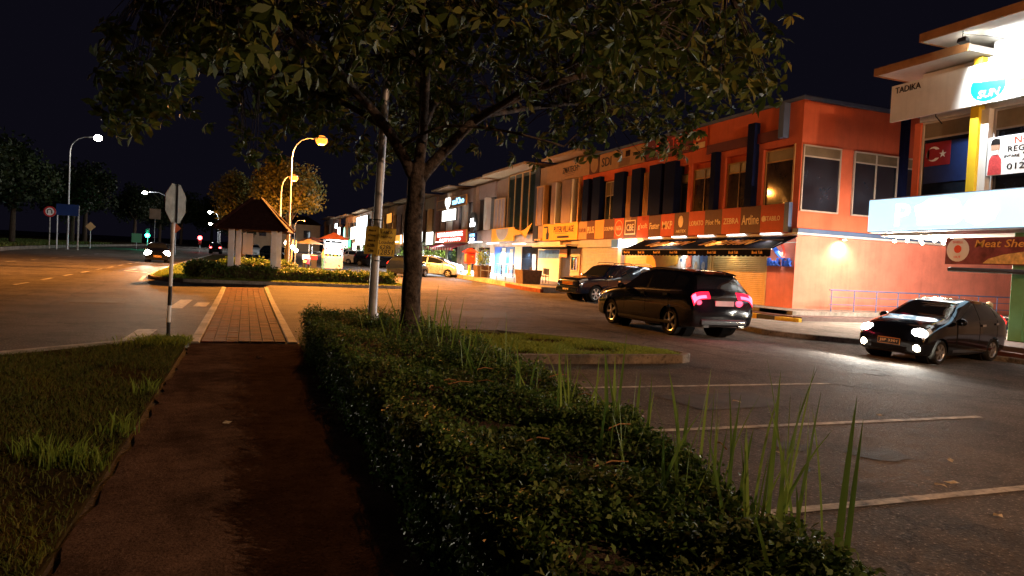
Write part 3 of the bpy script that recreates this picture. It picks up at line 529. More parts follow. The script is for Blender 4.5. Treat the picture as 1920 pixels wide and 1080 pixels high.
def crown_mesh(name, rx, rz, n, L, mat, seed):
    g = np.random.default_rng(seed); cl = g.normal(0, 1, (26, 3)); cl = unit(cl) * (.35 + .6 * g.random((26, 1))); cl *= np.array([rx, rx, rz]) * .78; k = g.integers(0, 26, n)
    d = unit(g.normal(0, 1, (n, 3))); P = cl[k] + d * (g.random((n, 1)) ** .4) * rx * (.26 + .16 * g.random((26, 1))[k]); return fastmesh(name, leaves(P, d, L, L * .6, .9), 4, mat)
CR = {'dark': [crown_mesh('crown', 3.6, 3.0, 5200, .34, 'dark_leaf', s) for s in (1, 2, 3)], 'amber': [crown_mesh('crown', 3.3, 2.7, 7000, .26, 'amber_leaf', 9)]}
def tree(x, y, h, sc, label, group=None, kind='dark', k=0):
    z = zg(x, y) + (.3 if x < -15 else 0); t = thing('tree', label, 'tree', (x, y, z), group); mb = MB(); mb.tube([(x, y, z - .2), (x + .1, y, z + h * .4), (x - .05, y + .1, z + h * .75)], [.22 * sc, .16 * sc, .07 * sc], 8)
    mb.build('trunk', 'bark_dark', t, smooth='all')
    for a in (0, 1.3, 2.6, 3.9, 5.2): MB().tube([(x + .05, y, z + h * .42), (x + math.cos(a) * sc, y + math.sin(a) * sc, z + h * .62), (x + math.cos(a) * 2 * sc, y + math.sin(a) * 2 * sc, z + h * .74)], [.09 * sc, .06 * sc, .02 * sc], 6).build('branch', 'bark_dark', t, smooth='all')
    o = bpy.data.objects.new('crown', CR[kind][k % len(CR[kind])]); COL.objects.link(o); o.parent = t; o.location = (0, 0, h * .72); o.scale = (sc, sc, sc * .95); o.rotation_euler = (0, 0, x * 1.7 + y); tag(o, kind='stuff')
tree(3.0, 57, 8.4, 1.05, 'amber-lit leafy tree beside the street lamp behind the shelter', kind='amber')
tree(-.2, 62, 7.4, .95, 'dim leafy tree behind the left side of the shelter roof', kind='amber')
ORD = ['first', 'second', 'third', 'fourth', 'fifth', 'sixth', 'seventh', 'eighth', 'ninth', 'tenth', 'eleventh', 'twelfth', 'thirteenth', 'fourteenth', 'fifteenth']
TL = sorted([(-27, 62, 9, 1.5), (-25, 78, 10, 1.6), (-32, 70, 11, 1.8), (-24, 92, 10, 1.5), (-29, 104, 12, 1.8), (-23.5, 118, 10, 1.5), (-26, 140, 12, 1.9), (-21, 160, 11, 1.6), (-37, 88, 13, 2.0), (-24, 48, 8, 1.3), (-30, 52, 10, 1.6), (-19, 185, 11, 1.7), (-9, 215, 12, 2.), (-40, 60, 12, 1.9), (-16, 205, 12, 1.9)], key=lambda q: q[0] / q[1])
for i, (x, y, h, s) in enumerate(TL): tree(x, y, h, s, ORD[i] + ' dark tree from the left in the unlit tree belt across the main road', 'trees beyond the main road', 'dark', i)
for i, (x, y, h) in enumerate(sorted([(-1.6, 105, 6), (-2.4, 130, 7), (-1.2, 150, 7), (.6, 120, 6.5)], key=lambda q: q[0] / q[1])): tree(x, y, h, .75, ORD[i] + ' from the left of the small dim trees on the far median', 'small trees on the far median', 'dark', i)
tree(2.3, -4.2, 6.6, 1.35, 'unseen leafy tree added behind the camera to shade the path', None, 'dark', 1)  # out of view, added so its crown shades the footpath
# ------------------------------------------------------------------ lights
def lamp(name, kind, loc, power, col, size=.1, parent=None, target=None, spot=None, blend=.5, sizey=None):
    d = bpy.data.lights.new(name, kind); d.energy = power; d.color = col
    if kind == 'AREA':
        d.size = size
        if sizey: d.shape = 'RECTANGLE'; d.size_y = sizey
    else: d.shadow_soft_size = size
    if spot: d.spot_size = math.radians(spot); d.spot_blend = blend
    o = bpy.data.objects.new(name, d); COL.objects.link(o)
    if parent is not None:
        o.parent = parent
        if parent.type == 'EMPTY': o.matrix_parent_inverse = Matrix.Translation(-parent.location)
    o.location = loc
    if target is not None: o.rotation_euler = (Vector(target) - Vector(loc)).to_track_quat('-Z', 'Y').to_euler()
    return o
SOD = (1, .35, .055)
# ------------------------------------------------------------------ shop row: facade plane x = XF, street runs along y
XF = 20.5
def win_front(parent, y0, y1, z0, z1, x, frame, pane='glass', nm=1, transom=None, name='window', fw=.055):
    """window facing -X at plane x"""
    fr = MB(); fr.box(x - .05, x + .03, y0, y1, z0, z0 + fw).box(x - .05, x + .03, y0, y1, z1 - fw, z1).box(x - .05, x + .03, y0, y0 + fw, z0 + fw, z1 - fw).box(x - .05, x + .03, y1 - fw, y1, z0 + fw, z1 - fw)
    ys = np.linspace(y0 + fw, y1 - fw, nm + 1)
    for k in range(1, nm): fr.box(x - .047, x + .03, ys[k] - fw / 2, ys[k] + fw / 2, z0 + fw, z1 - fw)
    if transom: fr.box(x - .044, x + .03, y0 + fw, y1 - fw, transom - fw / 2, transom + fw / 2)
    w = fr.build(name, frame, parent)
    for k in range(nm):
        box('pane', pane, w, x - .005, x + .008, ys[k] + .002, ys[k + 1] - .002, z0 + fw, (transom or z1 - fw))
        if transom: box('pane', 'frost', w, x - .012, x + .008, ys[k] + .002, ys[k + 1] - .002, transom, z1 - fw)
    return w
def win_side(parent, x0, x1, z0, z1, y, frame, pane='glass', nm=1, transom=None, fw=.055):
    fr = MB(); fr.box(x0, x1, y - .05, y + .03, z0, z0 + fw).box(x0, x1, y - .05, y + .03, z1 - fw, z1).box(x0, x0 + fw, y - .05, y + .03, z0 + fw, z1 - fw).box(x1 - fw, x1, y - .05, y + .03, z0 + fw, z1 - fw)
    xs = np.linspace(x0 + fw, x1 - fw, nm + 1)
    for k in range(1, nm): fr.box(xs[k] - fw / 2, xs[k] + fw / 2, y - .047, y + .03, z0 + fw, z1 - fw)
    if transom: fr.box(x0 + fw, x1 - fw, y - .044, y + .03, transom - fw / 2, transom + fw / 2)
    w = fr.build('window', frame, parent)
    for k in range(nm):
        box('pane', pane, w, xs[k] + .002, xs[k + 1] - .002, y - .005, y + .008, z0 + fw, (transom or z1 - fw))
        if transom: box('pane', 'frost', w, xs[k] + .002, xs[k + 1] - .002, y - .012, y + .008, transom, z1 - fw)
    return w
def shutter(parent, y0, y1, z0, z1, x, mat, pitch=.085):
    prof = []; z = z0
    while z < z1: prof += [(x, z), (x - .022, z + pitch * .3), (x - .022, z + pitch * .65), (x, z + pitch * .95)]; z += pitch
    prof = [p for p in prof if p[1] <= z1]; V = []; F = []
    for a, b in prof: V += [(a, y0, b), (a, y1, b)]
    for i in range(len(prof) - 1): F.append((2 * i, 2 * i + 1, 2 * i + 3, 2 * i + 2))
    s = MB().add(V, F).build('shutter', mat, parent)
    MB().box(x - .05, x + .05, y0 - .07, y0, z0, z1).build('shutter_rail', mat, s); MB().box(x - .05, x + .05, y1, y1 + .07, z0, z1).build('shutter_rail', mat, s); return s
def sign(label, y0, y1, z0, z1, mat, x=XF, th=.1, frame=None, name='shop_sign', group=None):
    t = thing(name, label, 'sign', (x, (y0 + y1) / 2, z0), group); box('panel', mat, t, x - th, x, y0, y1, z0, z1)
    if frame:
        f = .07; mb = MB(); mb.box(x - th - .03, x - .01, y0 - f, y1 + f, z1, z1 + f).box(x - th - .03, x - .01, y0 - f, y1 + f, z0 - f, z0).box(x - th - .03, x - .01, y0 - f, y0, z0, z1).box(x - th - .03, x - .01, y1, y1 + f, z0, z1); mb.build('frame', frame, t)
    return t
def strip_light(y0, y1, z, power, col=(.86, .96, 1), x=19.8, label='', m='tube', n=1):
    t = thing('tube_light', label, 'light', (x, (y0 + y1) / 2, z)); rod('tube', m, t, [(x, y0, z), (x, y1, z)], .03, 6); box('fitting', 'white_wall', t, x - .05, x + .05, y0, y1, z + .035, z + .08)
    if power: lamp('tube_glow', 'AREA', (x, (y0 + y1) / 2, z - .04), power, col, .3, t, (x - .7, (y0 + y1) / 2, z - 1), sizey=abs(y1 - y0))
    return t
# ---- orange corner shop
OB = thing('orange_shophouse', 'two-storey orange corner shophouse with navy fins and red-brown signs', 'building', (20.5, 22.4, .3))
WB = .25
mb = MB(); mb.box(20.78, 34, 22.42, 41.95, .1, 8.7); mb.build('core_wall', 'orange_wall', OB)
box('parapet', 'orange_wall', OB, 20.5, 20.78, 22.4, 41.95, 7.02, 8.72)
mb = MB().box(20.42, 34.1, 22.32, 42.0, 8.722, 8.86); mb.build('coping', 'blue_trim', OB)
box('spandrel', 'orange_wall', OB, 20.5, 20.78, 22.4, 41.95, 3.45, 4.36)
box('pier', 'orange_wall', OB, 20.5, 20.78, 22.40, 22.72, 4.362, 7.018)
box('pier', 'amber_frame', OB, 20.46, 20.78, 22.72, 22.80, 4.362, 7.018)
for a, b in ((24.62, 24.9), (27.15, 27.5), (29.75, 30.05), (31.82, 32.1), (37.2, 37.55), (40.05, 40.45)): box('pier', 'orange_wall', OB, 20.5, 20.78, a, b, 4.362, 7.018)
for a, b, hi in ((24.92, 25.38, 8.2), (27.52, 27.9, 7.3), (30.82, 31.8, 7.3), (32.12, 33.3, 7.3), (34.15, 35.15, 7.3), (36.05, 37.18, 7.3), (38.95, 39.95, 7.3), (40.5, 41.3, 7.3)): box('fin', 'navy_panel', OB, 20.22, 20.78, a, b, 4.64, hi, .01)
box('fin', 'blue_trim', OB, 20.18, 20.498, 23.15, 23.45, 7.3, 8.71, .01)
win_front(OB, 22.82, 24.6, 4.38, 6.95, 20.66, 'amber_frame', 'poster_brown', 1, 6.45)
win_front(OB, 25.42, 27.12, 4.38, 6.72, 20.66, 'amber_frame', 'poster_brown', 2, 6.25); win_front(OB, 27.95, 29.72, 4.38, 6.72, 20.66, 'amber_frame', 'poster_brown', 2, 6.25)
win_front(OB, 30.08, 30.8, 4.38, 6.6, 20.66, 'dark_frame', 'glass', 1, 6.15); win_front(OB, 37.6, 38.9, 4.38, 6.95, 20.66, 'pale_frame', 'glass', 2, 6.1); win_front(OB, 41.32, 41.9, 4.38, 6.95, 20.66, 'dark_frame', 'glass', 1)
for (a, b) in ((33.32, 34.12), (35.17, 36.02)):
    for k in range(5): box('louvre', 'amber_frame', OB, 20.36, 20.5, a + .05 + k * .15, a + .05 + k * .15 + .05, 4.362, 7.0)
# ground floor front
box('wall_panel', 'salmon_wall', OB, 20.5, 20.78, 22.41, 23.98, .3, 3.44)
box('pier', 'shutter_orange', OB, 20.47, 20.78, 23.985, 24.06, .3, 3.44); shutter(OB, 24.14, 27.75, .4, 3.0, 20.6, 'shutter_orange'); shutter(OB, 32.2, 36.0, .4, 3.0, 20.6, 'shutter_orange')
for a, b in ((24.07, 27.85), (32.1, 36.1)): box('lintel', 'shutter_orange', OB, 20.5, 20.78, a, b, 3.0, 3.44)
box('pier', 'shutter_orange', OB, 20.49, 20.78, 27.87, 28.05, .3, 3.44); box('pier', 'shutter_orange', OB, 20.49, 20.78, 31.9, 32.08, .3, 3.44); box('pier', 'white_wall', OB, 20.35, 20.78, 36.12, 36.5, .3, 3.44)
shutter(OB, 36.6, 41.6, .4, 2.95, 20.62, 'shutter_grey'); box('lintel', 'shutter_grey', OB, 20.5, 20.78, 36.52, 41.9, 2.96, 3.44)
box('shopfront', 'interior', OB, 20.72, 20.775, 28.06, 31.89, .3, 3.4); w = win_front(OB, 28.07, 31.88, .4, 3.3, 20.62, 'pale_frame', 'poster_pale', 4, None, 'shop_window')
for k, (a, b, z0, z1, m) in enumerate(((28.2, 28.75, 1.2, 2.5, 'poster_blue'), (28.8, 29.35, 1.15, 2.5, 'poster_pale'), (30.0, 31.1, 1.2, 2.5, 'white_print'), (29.45, 29.9, 1.9, 2.5, 'orange_wall'), (31.2, 31.75, 1.2, 2.2, 'poster_pale'))):
    p = tag(box('poster', m, None, 20.555, 20.565, a, b, z0, z1), ['blue upright poster nearest the right shutter', 'pale upright poster next to the blue poster', 'white poster with yellow and red patches in the shop window', 'small orange notice in the shop window', 'grey notice at the left of the shop window'][k], 'poster')
    if k == 2:
        for (c, d, r, mm) in ((30.85, 2.1, .16, 'yellow_paint'), (30.55, 1.6, .2, 'yellow_paint'), (30.2, 1.75, .13, 'red_letter'), (30.35, 2.25, .1, 'blue_trim'), (30.75, 1.45, .1, 'cyan_print')):
            MB().prism([(c + r * math.cos(t) * random.uniform(.7, 1.1), d + r * math.sin(t) * random.uniform(.7, 1.1)) for t in np.linspace(0, 6.283, 9)[:-1]], 'x', 20.545, 20.553).build('printed_patch', mm, p)
    if k in (0, 1): MB().prism([((a + b) / 2 + .14 * math.cos(t), 2.0 + .2 * math.sin(t)) for t in np.linspace(0, 6.283, 13)[:-1]], 'x', 20.545, 20.553).build('printed_patch', 'scarf' if k else 'poster_pale', p)
mb = MB(); yy = np.linspace(30.4, 33.4, 9); V = [(20.42, a, 2.72) for a in yy] + [(20.40, a, 2.05 - .18 * math.sin((a - 30.4) / 3 * 3.14)) for a in yy]; mb.add(V, [(i, i + 1, 10 + i, 9 + i) for i in range(8)]); tag(mb.build('banner', 'sign_yellow'), 'sagging yellow cloth banner under the left half of the black awning', 'banner')
# side wall facing the camera
box('side_band', 'orange_wall', OB, 20.5, 34, 22.395, 22.417, 3.6, 4.30); box('ledge', 'blue_trim', OB, 20.3, 34, 22.1, 22.415, 3.42, 3.6); box('soffit', 'white_wall', OB, 20.1, 34, 21.9, 22.412, 3.34, 3.415)
box('side_wall', 'salmon_wall', OB, 20.5, 34, 22.395, 22.419, .3, 3.335)
win_side(OB, 20.55, 22.5, 4.31, 6.95, 22.37, 'pale_frame', 'glass', 1, 6.5); win_side(OB, 23.2, 25.62, 4.31, 6.95, 22.37, 'pale_frame', 'glass', 2, 6.5); win_side(OB, 26.05, 27.6, 4.31, 6.95, 22.37, 'pale_frame', 'glass', 1, 6.5)
box('downpipe', 'navy_panel', OB, 25.68, 25.98, 22.15, 22.415, 4.0, 8.71, .02)
# raised letters and swoosh on the corner panel
t = thing('wall_sign', 'raised blue letters and curved emblem on the salmon corner panel', 'sign', (20.5, 23.2, 2.2)); letters('Book Talk', (20.44, 23.2, 2.25), 'X', 1.35, .34, 'blue_letter', t, .05)
def swoosh(pts, w, mat, x):
    mb = MB(); P = resample(pts, 14); T = np.gradient(P, axis=0); T /= np.linalg.norm(T, axis=1, keepdims=True); N = np.stack([-T[:, 1], T[:, 0]], 1); ww = w * np.sin(np.linspace(.25, 2.9, 14))[:, None]
    poly = [tuple(q) for q in P + N * ww] + [tuple(q) for q in (P - N * ww)[::-1]]; mb.prism(poly, 'x', x - .05, x); mb.build('emblem', mat, t)
swoosh([(23.75, 2.95), (23.5, 2.8), (23.3, 2.6), (23.15, 2.45)], .09, 'blue_letter', 20.46); swoosh([(23.35, 3.05), (23.12, 2.95), (22.98, 2.75), (22.95, 2.5)], .035, 'red_letter', 20.46)
# sign strip above the ground floor
ST = thing('sign_strip', 'long strip of alternating orange and brown brand panels above the awning', 'sign', (20.4, 32.5, 3.5))
CELLS = [(22.95, 24.4, 'sign_orange', 'STABILO', .9, .2), (24.4, 25.7, 'sign_brown', 'Artline', 1.1, .42), (25.7, 27.0, 'sign_orange', 'ZEBRA', 1.05, .26), (27.0, 28.3, 'sign_brown', 'Pilot Me', 1.1, .24), (28.3, 29.6, 'sign_orange', 'LORATO', 1.1, .24), (29.6, 30.85, 'sign_brown', 'ARTEX', .85, .14), (30.85, 32.1, 'sign_orange', 'MKP', .95, .4), (32.1, 33.3, 'sign_brown', 'Faster', .95, .34), (33.3, 34.5, 'sign_orange', "g'soft", .95, .36), (34.5, 36.0, 'sign_brown', 'CBE', .8, .38), (36.0, 37.1, 'sign_orange', 'NATA', .65, .26), (37.1, 38.4, 'sign_brown', 'DOLPHIN', 1.1, .22), (38.4, 39.6, 'sign_amber', None, 0, 0), (39.6, 40.7, 'sign_brown', 'PLUS', .9, .42), (40.7, 41.9, 'sign_tan', 'KAPUR', .9, .26)]
for i, (a, b, m, tx, w, h) in enumerate(CELLS):
    p = box('panel', m, ST, 20.36 + .003 * (i % 2), 20.46, a + .004, b - .004, 3.47, 4.63); c = (a + b) / 2
    if tx: letters(tx, (20.355, c, 4.05 if tx not in ('ARTEX',) else 3.7), 'X', w, h, 'cream_print' if tx not in ('KAPUR',) else 'sign_maroon', p, .006)
    if tx == 'ARTEX': MB().prism([(c + .02 + .24 * math.cos(t) * (1 if math.cos(t) > 0 else .8), 4.18 + .30 * math.sin(t)) for t in np.linspace(0, 6.283, 13)[:-1]] , 'x', 20.348, 20.356).build('emblem', 'cream_print', p)
    if tx == 'STABILO': MB().lathe([(.13, 0), (.13, .006)], (20.348, b - .2, 4.05), 14, 'x').build('emblem', 'cream_print', p)
    if tx == 'NATA':
        mb = MB(); n = 24
        for k in range(n):
            t0, t1 = 6.283 * k / n, 6.283 * (k + 1) / n; mb.prism([(c + .46 * math.cos(t0), 4.05 + .46 * math.sin(t0)), (c + .46 * math.cos(t1), 4.05 + .46 * math.sin(t1)), (c + .43 * math.cos(t1), 4.05 + .43 * math.sin(t1)), (c + .43 * math.cos(t0), 4.05 + .43 * math.sin(t0))], 'x', 20.348, 20.356)
        mb.build('ring', 'cream_print', p)
    if tx == 'CBE':
        mb = MB(); mb.box(20.348, 20.356, c - .58, c + .58, 4.40, 4.46).box(20.348, 20.356, c - .58, c + .58, 3.64, 3.70).box(20.348, 20.356, c - .58, c - .51, 3.70, 4.40).box(20.348, 20.356, c + .51, c + .58, 3.70, 4.40); mb.build('frame', 'cream_print', p)
box('end_board', 'blue_trim', ST, 20.30, 20.48, 22.68, 22.945, 3.47, 4.66)
# upper signs
t = sign('dark maroon board with red lettering high on the orange building', 29.65, 34.05, 7.62, 8.68, 'sign_maroon', 20.47, .12); letters('Book Talk.', (20.345, 31.6, 8.28), 'X', 2.6, .5, 'red_letter', t, .02); letters('BOOK TALK & SONS SDN. BHD.', (20.345, 31.7, 7.82), 'X', 3.6, .17, 'sign_tan', t, .01)
t = sign('cream and orange square board with a single letter beside the maroon board', 28.6, 29.6, 7.66, 8.66, 'sign_orange', 20.46, .1); box('lower_band', 'cream_print', t, 20.35, 20.359, 28.62, 29.58, 7.67, 7.95); letters('D', (20.355, 29.1, 8.3), 'X', .42, .5, 'cream_print', t, .01)
sign('plain dark maroon band along the top of the corner shop', 23.5, 28.5, 7.3, 7.72, 'sign_maroon', 20.46, .08)
t = sign('tan board with small photographs and dark lettering under the leaves', 34.15, 37.0, 7.62, 8.62, 'sign_tan', 20.46, .1); letters('TEMAS', (20.355, 34.9, 8.2), 'X', 1.0, .2, 'black_print', t, .01); box('photo', 'brown_wall', t, 20.35, 20.358, 35.7, 36.9, 7.66, 8.1); box('photo', 'poster_brown', t, 20.35, 20.358, 35.7, 36.2, 8.15, 8.5)
t = sign('tan board with three bold black letters', 37.05, 39.4, 7.6, 8.66, 'sign_tan', 20.46, .1); letters('SDI', (20.355, 38.5, 8.15), 'X', 1.2, .55, 'black_print', t, .01)
t = sign('dark brown board with a pale round emblem', 39.5, 40.75, 7.6, 8.72, 'sign_brown', 20.46, .1); MB().lathe([(.5, 0), (.5, .01)], (20.35, 40.1, 8.15), 20, 'x').build('emblem', 'sign_tan', t)
t = sign('long faded tan board with black lettering under the roof slab', 40.8, 47.6, 7.62, 8.78, 'sign_tan', 20.46, .1); letters('ZMATECH', (20.355, 43.7, 8.25), 'X', 2.3, .4, 'black_print', t, .01); box('small_print', 'brown_wall', t, 20.352, 20.358, 42.9, 44.6, 7.95, 8.0); box('small_print', 'brown_wall', t, 20.352, 20.358, 43.1, 44.4, 7.83, 7.88)
# black awning with gold lettering and scalloped valance
AW = thing('awning', 'black sloping awning with gold lettering and scalloped valance', 'awning', (20.4, 28, 2.5))
MB().add([(20.40, 22.2, 3.30), (20.40, 33.7, 3.30), (18.95, 33.5, 2.72), (18.95, 22.0, 2.72), (20.40, 22.2, 3.27), (20.40, 33.7, 3.27), (18.95, 33.5, 2.69), (18.95, 22.0, 2.69)], [(0, 1, 2, 3), (7, 6, 5, 4), (0, 3, 7, 4), (1, 5, 6, 2), (0, 4, 5, 1), (2, 6, 7, 3)]).build('canopy', 'awning_cloth', AW)
V = []; n = 120
for i in range(n + 1): yv = 22.0 + 11.5 * i / n; V += [(18.94, yv, 2.70), (18.93, yv, 2.44 - .045 * abs(math.sin(i * math.pi / 3)))]
val = MB().add(V, [(2 * i, 2 * i + 2, 2 * i + 3, 2 * i + 1) for i in range(n)]).build('valance', 'awning_cloth', AW)
for k in range(8): letters('Book Talk', (18.92, 22.75 + k * 1.46, 2.57), 'X', .62, .12, 'gold_print', val, .004)
sl = Vector((1.45, 0, .58)).normalized()
for c in (25.6, 30.2): letters('D@LPHIN', (19.62, c, 3.012), ((0, -1, 0), tuple(sl)), 3.3, .85, 'gold_print', AW, .006, .5)
rod('front_bar', 'steel', AW, [(18.95, 21.98, 2.70), (18.95, 33.55, 2.70)], .02, 6); rod('arm', 'steel', AW, [(20.42, 22.25, 3.05), (19.6, 22.2, 2.98), (18.98, 22.1, 2.70)], .025, 6); rod('cassette', 'pale_frame', AW, [(20.36, 22.15, 3.36), (20.36, 33.75, 3.36)], .055, 8)
for k in range(5):
    a = 23.0 + k * 2.2; t = thing('tube_light', ['first', 'second', 'third', 'fourth', 'fifth'][k] + ' slim fluorescent tube from the right above the black awning', 'light', (20.25, a, 3.4), 'tubes over the black awning'); rod('tube', 'tube', t, [(20.24, a, 3.41), (20.24, a + 1.2, 3.41)], .016, 6); box('fitting', 'white_wall', t, 20.24, 20.34, a - .03, a + 1.23, 3.425, 3.46)
strip_light(25.0, 27.6, 2.88, 26, (1, .66, .30), 20.1, 'added tube light under the black awning brightening the right shutter'); strip_light(28.6, 31.4, 2.88, 95, (1, .97, .92), 20.1, 'added tube light under the black awning brightening the shop window')  # unseen tubes, added to brighten the shutter and the posters
strip_light(22.5, 23.9, 3.05, 34, (1, .90, .80), 20.0, 'short added tube light under the black awning brightening the corner panel')  # unseen tube, put in to brighten the salmon corner panel
t = sign('small blue and white glowing sign box left of the black awning', 34.0, 36.7, 2.9, 3.35, 'panel_cool_lit', 20.1, .08); box('blue_end', 'blue_letter', t, 20.0, 20.02, 35.9, 36.7, 2.9, 3.35)
# wall downlight on the side wall
t = thing('wall_light', 'round downlight glowing over the salmon side wall', 'light', (22.7, 22.1, 3.3)); MB().lathe([(.09, 0), (.09, .06), (.03, .07)], (22.7, 22.1, 3.26), 12).build('housing', 'white_wall', t); MB().lathe([(.07, 0), (.07, .008)], (22.7, 22.1, 3.25), 12).build('bulb', 'bulb', t)
lamp('bulb_light', 'SPOT', (22.7, 22.05, 3.22), 210, (1, .80, .55), .05, t, (22.75, 22.42, 2.2), 150, .9)
# railing on the side walkway
RL = thing('railing', 'blue-grey metal railing with three bars along the side walkway', 'railing', (21.1, 21, .4))
xs = [21.1 + 1.15 * k for k in range(10)]
for x in xs: rod('post', 'rail_blue', RL, [(x, 21, .36), (x, 21, 1.22)], .024, 6)
for z, r in ((1.24, .03), (.97, .016), (.68, .016)): rod('bar', 'rail_blue', RL, [(21.0, 21, z), (31.5, 21, z)], r, 6)
# ---- tan lot with fins
TB = thing('tan_shophouse', 'two-storey tan shophouse with white fins next to the orange one', 'building', (20.5, 45, .4))
box('wall', 'tan_wall', TB, 20.8, 34, 41.96, 49.1, .1, 8.9); box('parapet', 'tan_wall', TB, 20.5, 20.798, 41.97, 49.1, 7.55, 8.9); box('spandrel', 'tan_wall', TB, 20.5, 20.798, 41.97, 49.1, 3.45, 4.62)
win_front(TB, 42.0, 49.0, 4.64, 7.5, 20.7, 'dark_frame', 'glass', 5)
for a, b, m in ((41.97, 42.12, 'amber_frame'), (42.85, 43.1, 'white_wall'), (43.2, 44.65, 'mauve_wall'), (45.6, 45.75, 'white_wall'), (45.8, 46.45, 'mauve_wall'), (47.75, 47.95, 'amber_frame'), (48.1, 48.9, 'mauve_wall'), (49.0, 49.15, 'amber_frame')): box('fin', m, TB, 20.28, 20.66, a, b, 4.62, 7.54)
MB().box(19.5, 24, 40.9, 46.7, 9.05, 9.2).box(21.0, 24, 42.0, 46.0, 8.9, 9.05).build('roof_slab', 'tan_wall', TB)
box('frame_band', 'amber_frame', TB, 20.24, 20.5, 47.96, 49.15, 7.42, 7.54); box('frame_band', 'amber_frame', TB, 20.24, 20.5, 47.96, 49.15, 3.5, 3.62)
t = sign('amber board with a dark bottle drawing and black ragged lettering', 42.0, 47.8, 3.47, 4.66, 'sign_yellow', 20.44, .1); letters('PUTERI VILLAGE', (20.335, 44.2, 4.22), 'X', 3.2, .42, 'black_print', t, .012)
MB().prism([(46.9 + x, 3.55 + z) for x, z in ((-.22, 0), (.22, 0), (.25, .4), (.12, .55), (.08, .85), (-.08, .85), (-.12, .55), (-.25, .4))], 'x', 20.325, 20.338).build('bottle_drawing', 'black_print', t); box('plate_drawing', 'black_print', t, 20.325, 20.338, 46.9, 47.6, 4.38, 4.50); box('small_print', 'brown_wall', t, 20.328, 20.338, 43.6, 45.6, 3.92, 3.96); box('tray_drawing', 'black_print', t, 20.326, 20.338, 43.3, 45.2, 3.62, 3.76)
box('shop_wall', 'white_wall', TB, 20.6, 20.798, 45.2, 49.1, .35, 3.44); box('shop_wall', 'grey_wall', TB, 20.6, 20.798, 41.97, 43.4, .35, 3.44); box('blue_band', 'poster_blue', TB, 20.585, 20.598, 45.3, 49.0, 2.2, 2.8); box('doorway', 'dark_frame', TB, 20.72, 20.796, 43.42, 45.18, .35, 3.0); box('banner', 'sign_amber', TB, 20.55, 20.58, 43.9, 45.1, 2.3, 3.1)
win_front(TB, 42.2, 43.2, 1.4, 2.4, 20.57, 'pale_frame', 'glass', 2)
t = thing('retracted_awning', 'rolled-up dark awning with a pale front bar over the tan shop', 'awning', (20.3, 45, 2.9)); box('cloth', 'awning_cloth', t, 19.6, 20.4, 42.0, 47.6, 2.86, 3.02); rod('front_bar', 'pale_frame', t, [(19.55, 41.95, 3.02), (19.55, 47.7, 3.02)], .07, 8); box('bracket', 'steel', t, 19.6, 20.5, 42.05, 42.15, 3.05, 3.15)
# ---- glass lot
GBD = thing('glass_shophouse', 'two-storey shophouse with tall dark glass panels in amber frames', 'building', (20.5, 54, .5))
box('wall', 'grey_wall', GBD, 20.9, 34, 49.2, 59.45, .1, 9.15)
win_front(GBD, 50.2, 53.25, 4.0, 9.1, 20.7, 'amber_frame', 'glass_green', 2, fw=.09); win_front(GBD, 53.3, 56.5, 4.0, 9.1, 20.7, 'amber_frame', 'glass_green', 2, fw=.09); win_front(GBD, 56.6, 59.3, 3.7, 7.3, 20.5, 'amber_frame', 'mauve_wall', 3, fw=.09); box('side_wall', 'dark_frame', GBD, 20.5, 20.9, 49.25, 50.15, 3.5, 9.1); box('spandrel', 'grey_wall', GBD, 20.62, 20.898, 50.16, 59.4, 3.4, 3.98); box('upper_wall', 'brown_wall', GBD, 20.7, 20.898, 56.55, 59.4, 7.4, 8.9)
MB().box(19.3, 24, 49.5, 59.6, 9.2, 9.38).build('roof_slab', 'tan_wall', GBD)
t = sign('yellow board with a round grey blot over the blue shopfront', 53.8, 59.3, 3.55, 4.68, 'sign_yellow', 20.42, .1); MB().prism([(56.6 + 1.5 * math.cos(a), 4.6 + .95 * math.sin(a)) for a in np.linspace(math.pi, 2 * math.pi, 16)], 'x', 20.312, 20.324).build('grey_blot', 'grey_wall', t)
mb = MB(); V = [(20.3, 53.7, 4.55), (20.3, 52.2, 4.3), (20.25, 51.2, 4.4), (20.3, 49.9, 4.85), (20.25, 51.0, 3.7), (20.22, 51.8, 4.05), (20.3, 53.7, 3.95)]; mb.add(V, [(0, 1, 5, 6), (1, 2, 4, 5), (2, 3, 4)]); tag(mb.build('torn_banner', 'sign_yellow'), 'torn yellow banner flapping beside the blotted yellow board', 'banner')
box('shop_wall', 'interior', GBD, 20.75, 20.898, 49.3, 59.4, .35, 3.38)
for a, b, m in ((49.4, 52.6, 'glass'), (52.7, 54.2, 'white_wall'), (54.3, 57.6, 'poster_blue'), (57.7, 59.2, 'blue_letter')): box('shopfront', m, GBD, 20.66, 20.748, a, b, .36, 3.1)
for a, b, z0, z1, m in ((54.6, 55.3, 1.2, 2.9, 'poster_pale'), (55.6, 56.1, .9, 2.2, 'cyan_print'), (56.4, 57.2, 1.1, 3.0, 'white_print'), (55.2, 55.6, .8, 1.5, 'red_letter'), (54.4, 57.4, .45, .8, 'white_print'), (49.6, 50.3, 1.2, 2.5, 'poster_pale')): box('poster', m, GBD, 20.64, 20.656, a, b, z0, z1)
strip_light(55.6, 58.6, 3.35, 2800, x=19.7, label='bright white tube under the yellow board over the blue shopfront'); strip_light(59.8, 63.8, 3.5, 3800, x=19.6, label='bright white tube under the round black sign'); strip_light(49.8, 52.4, 3.25, 500, (.7, .92, 1), label='pale blue tube lights inside the open cafe front')
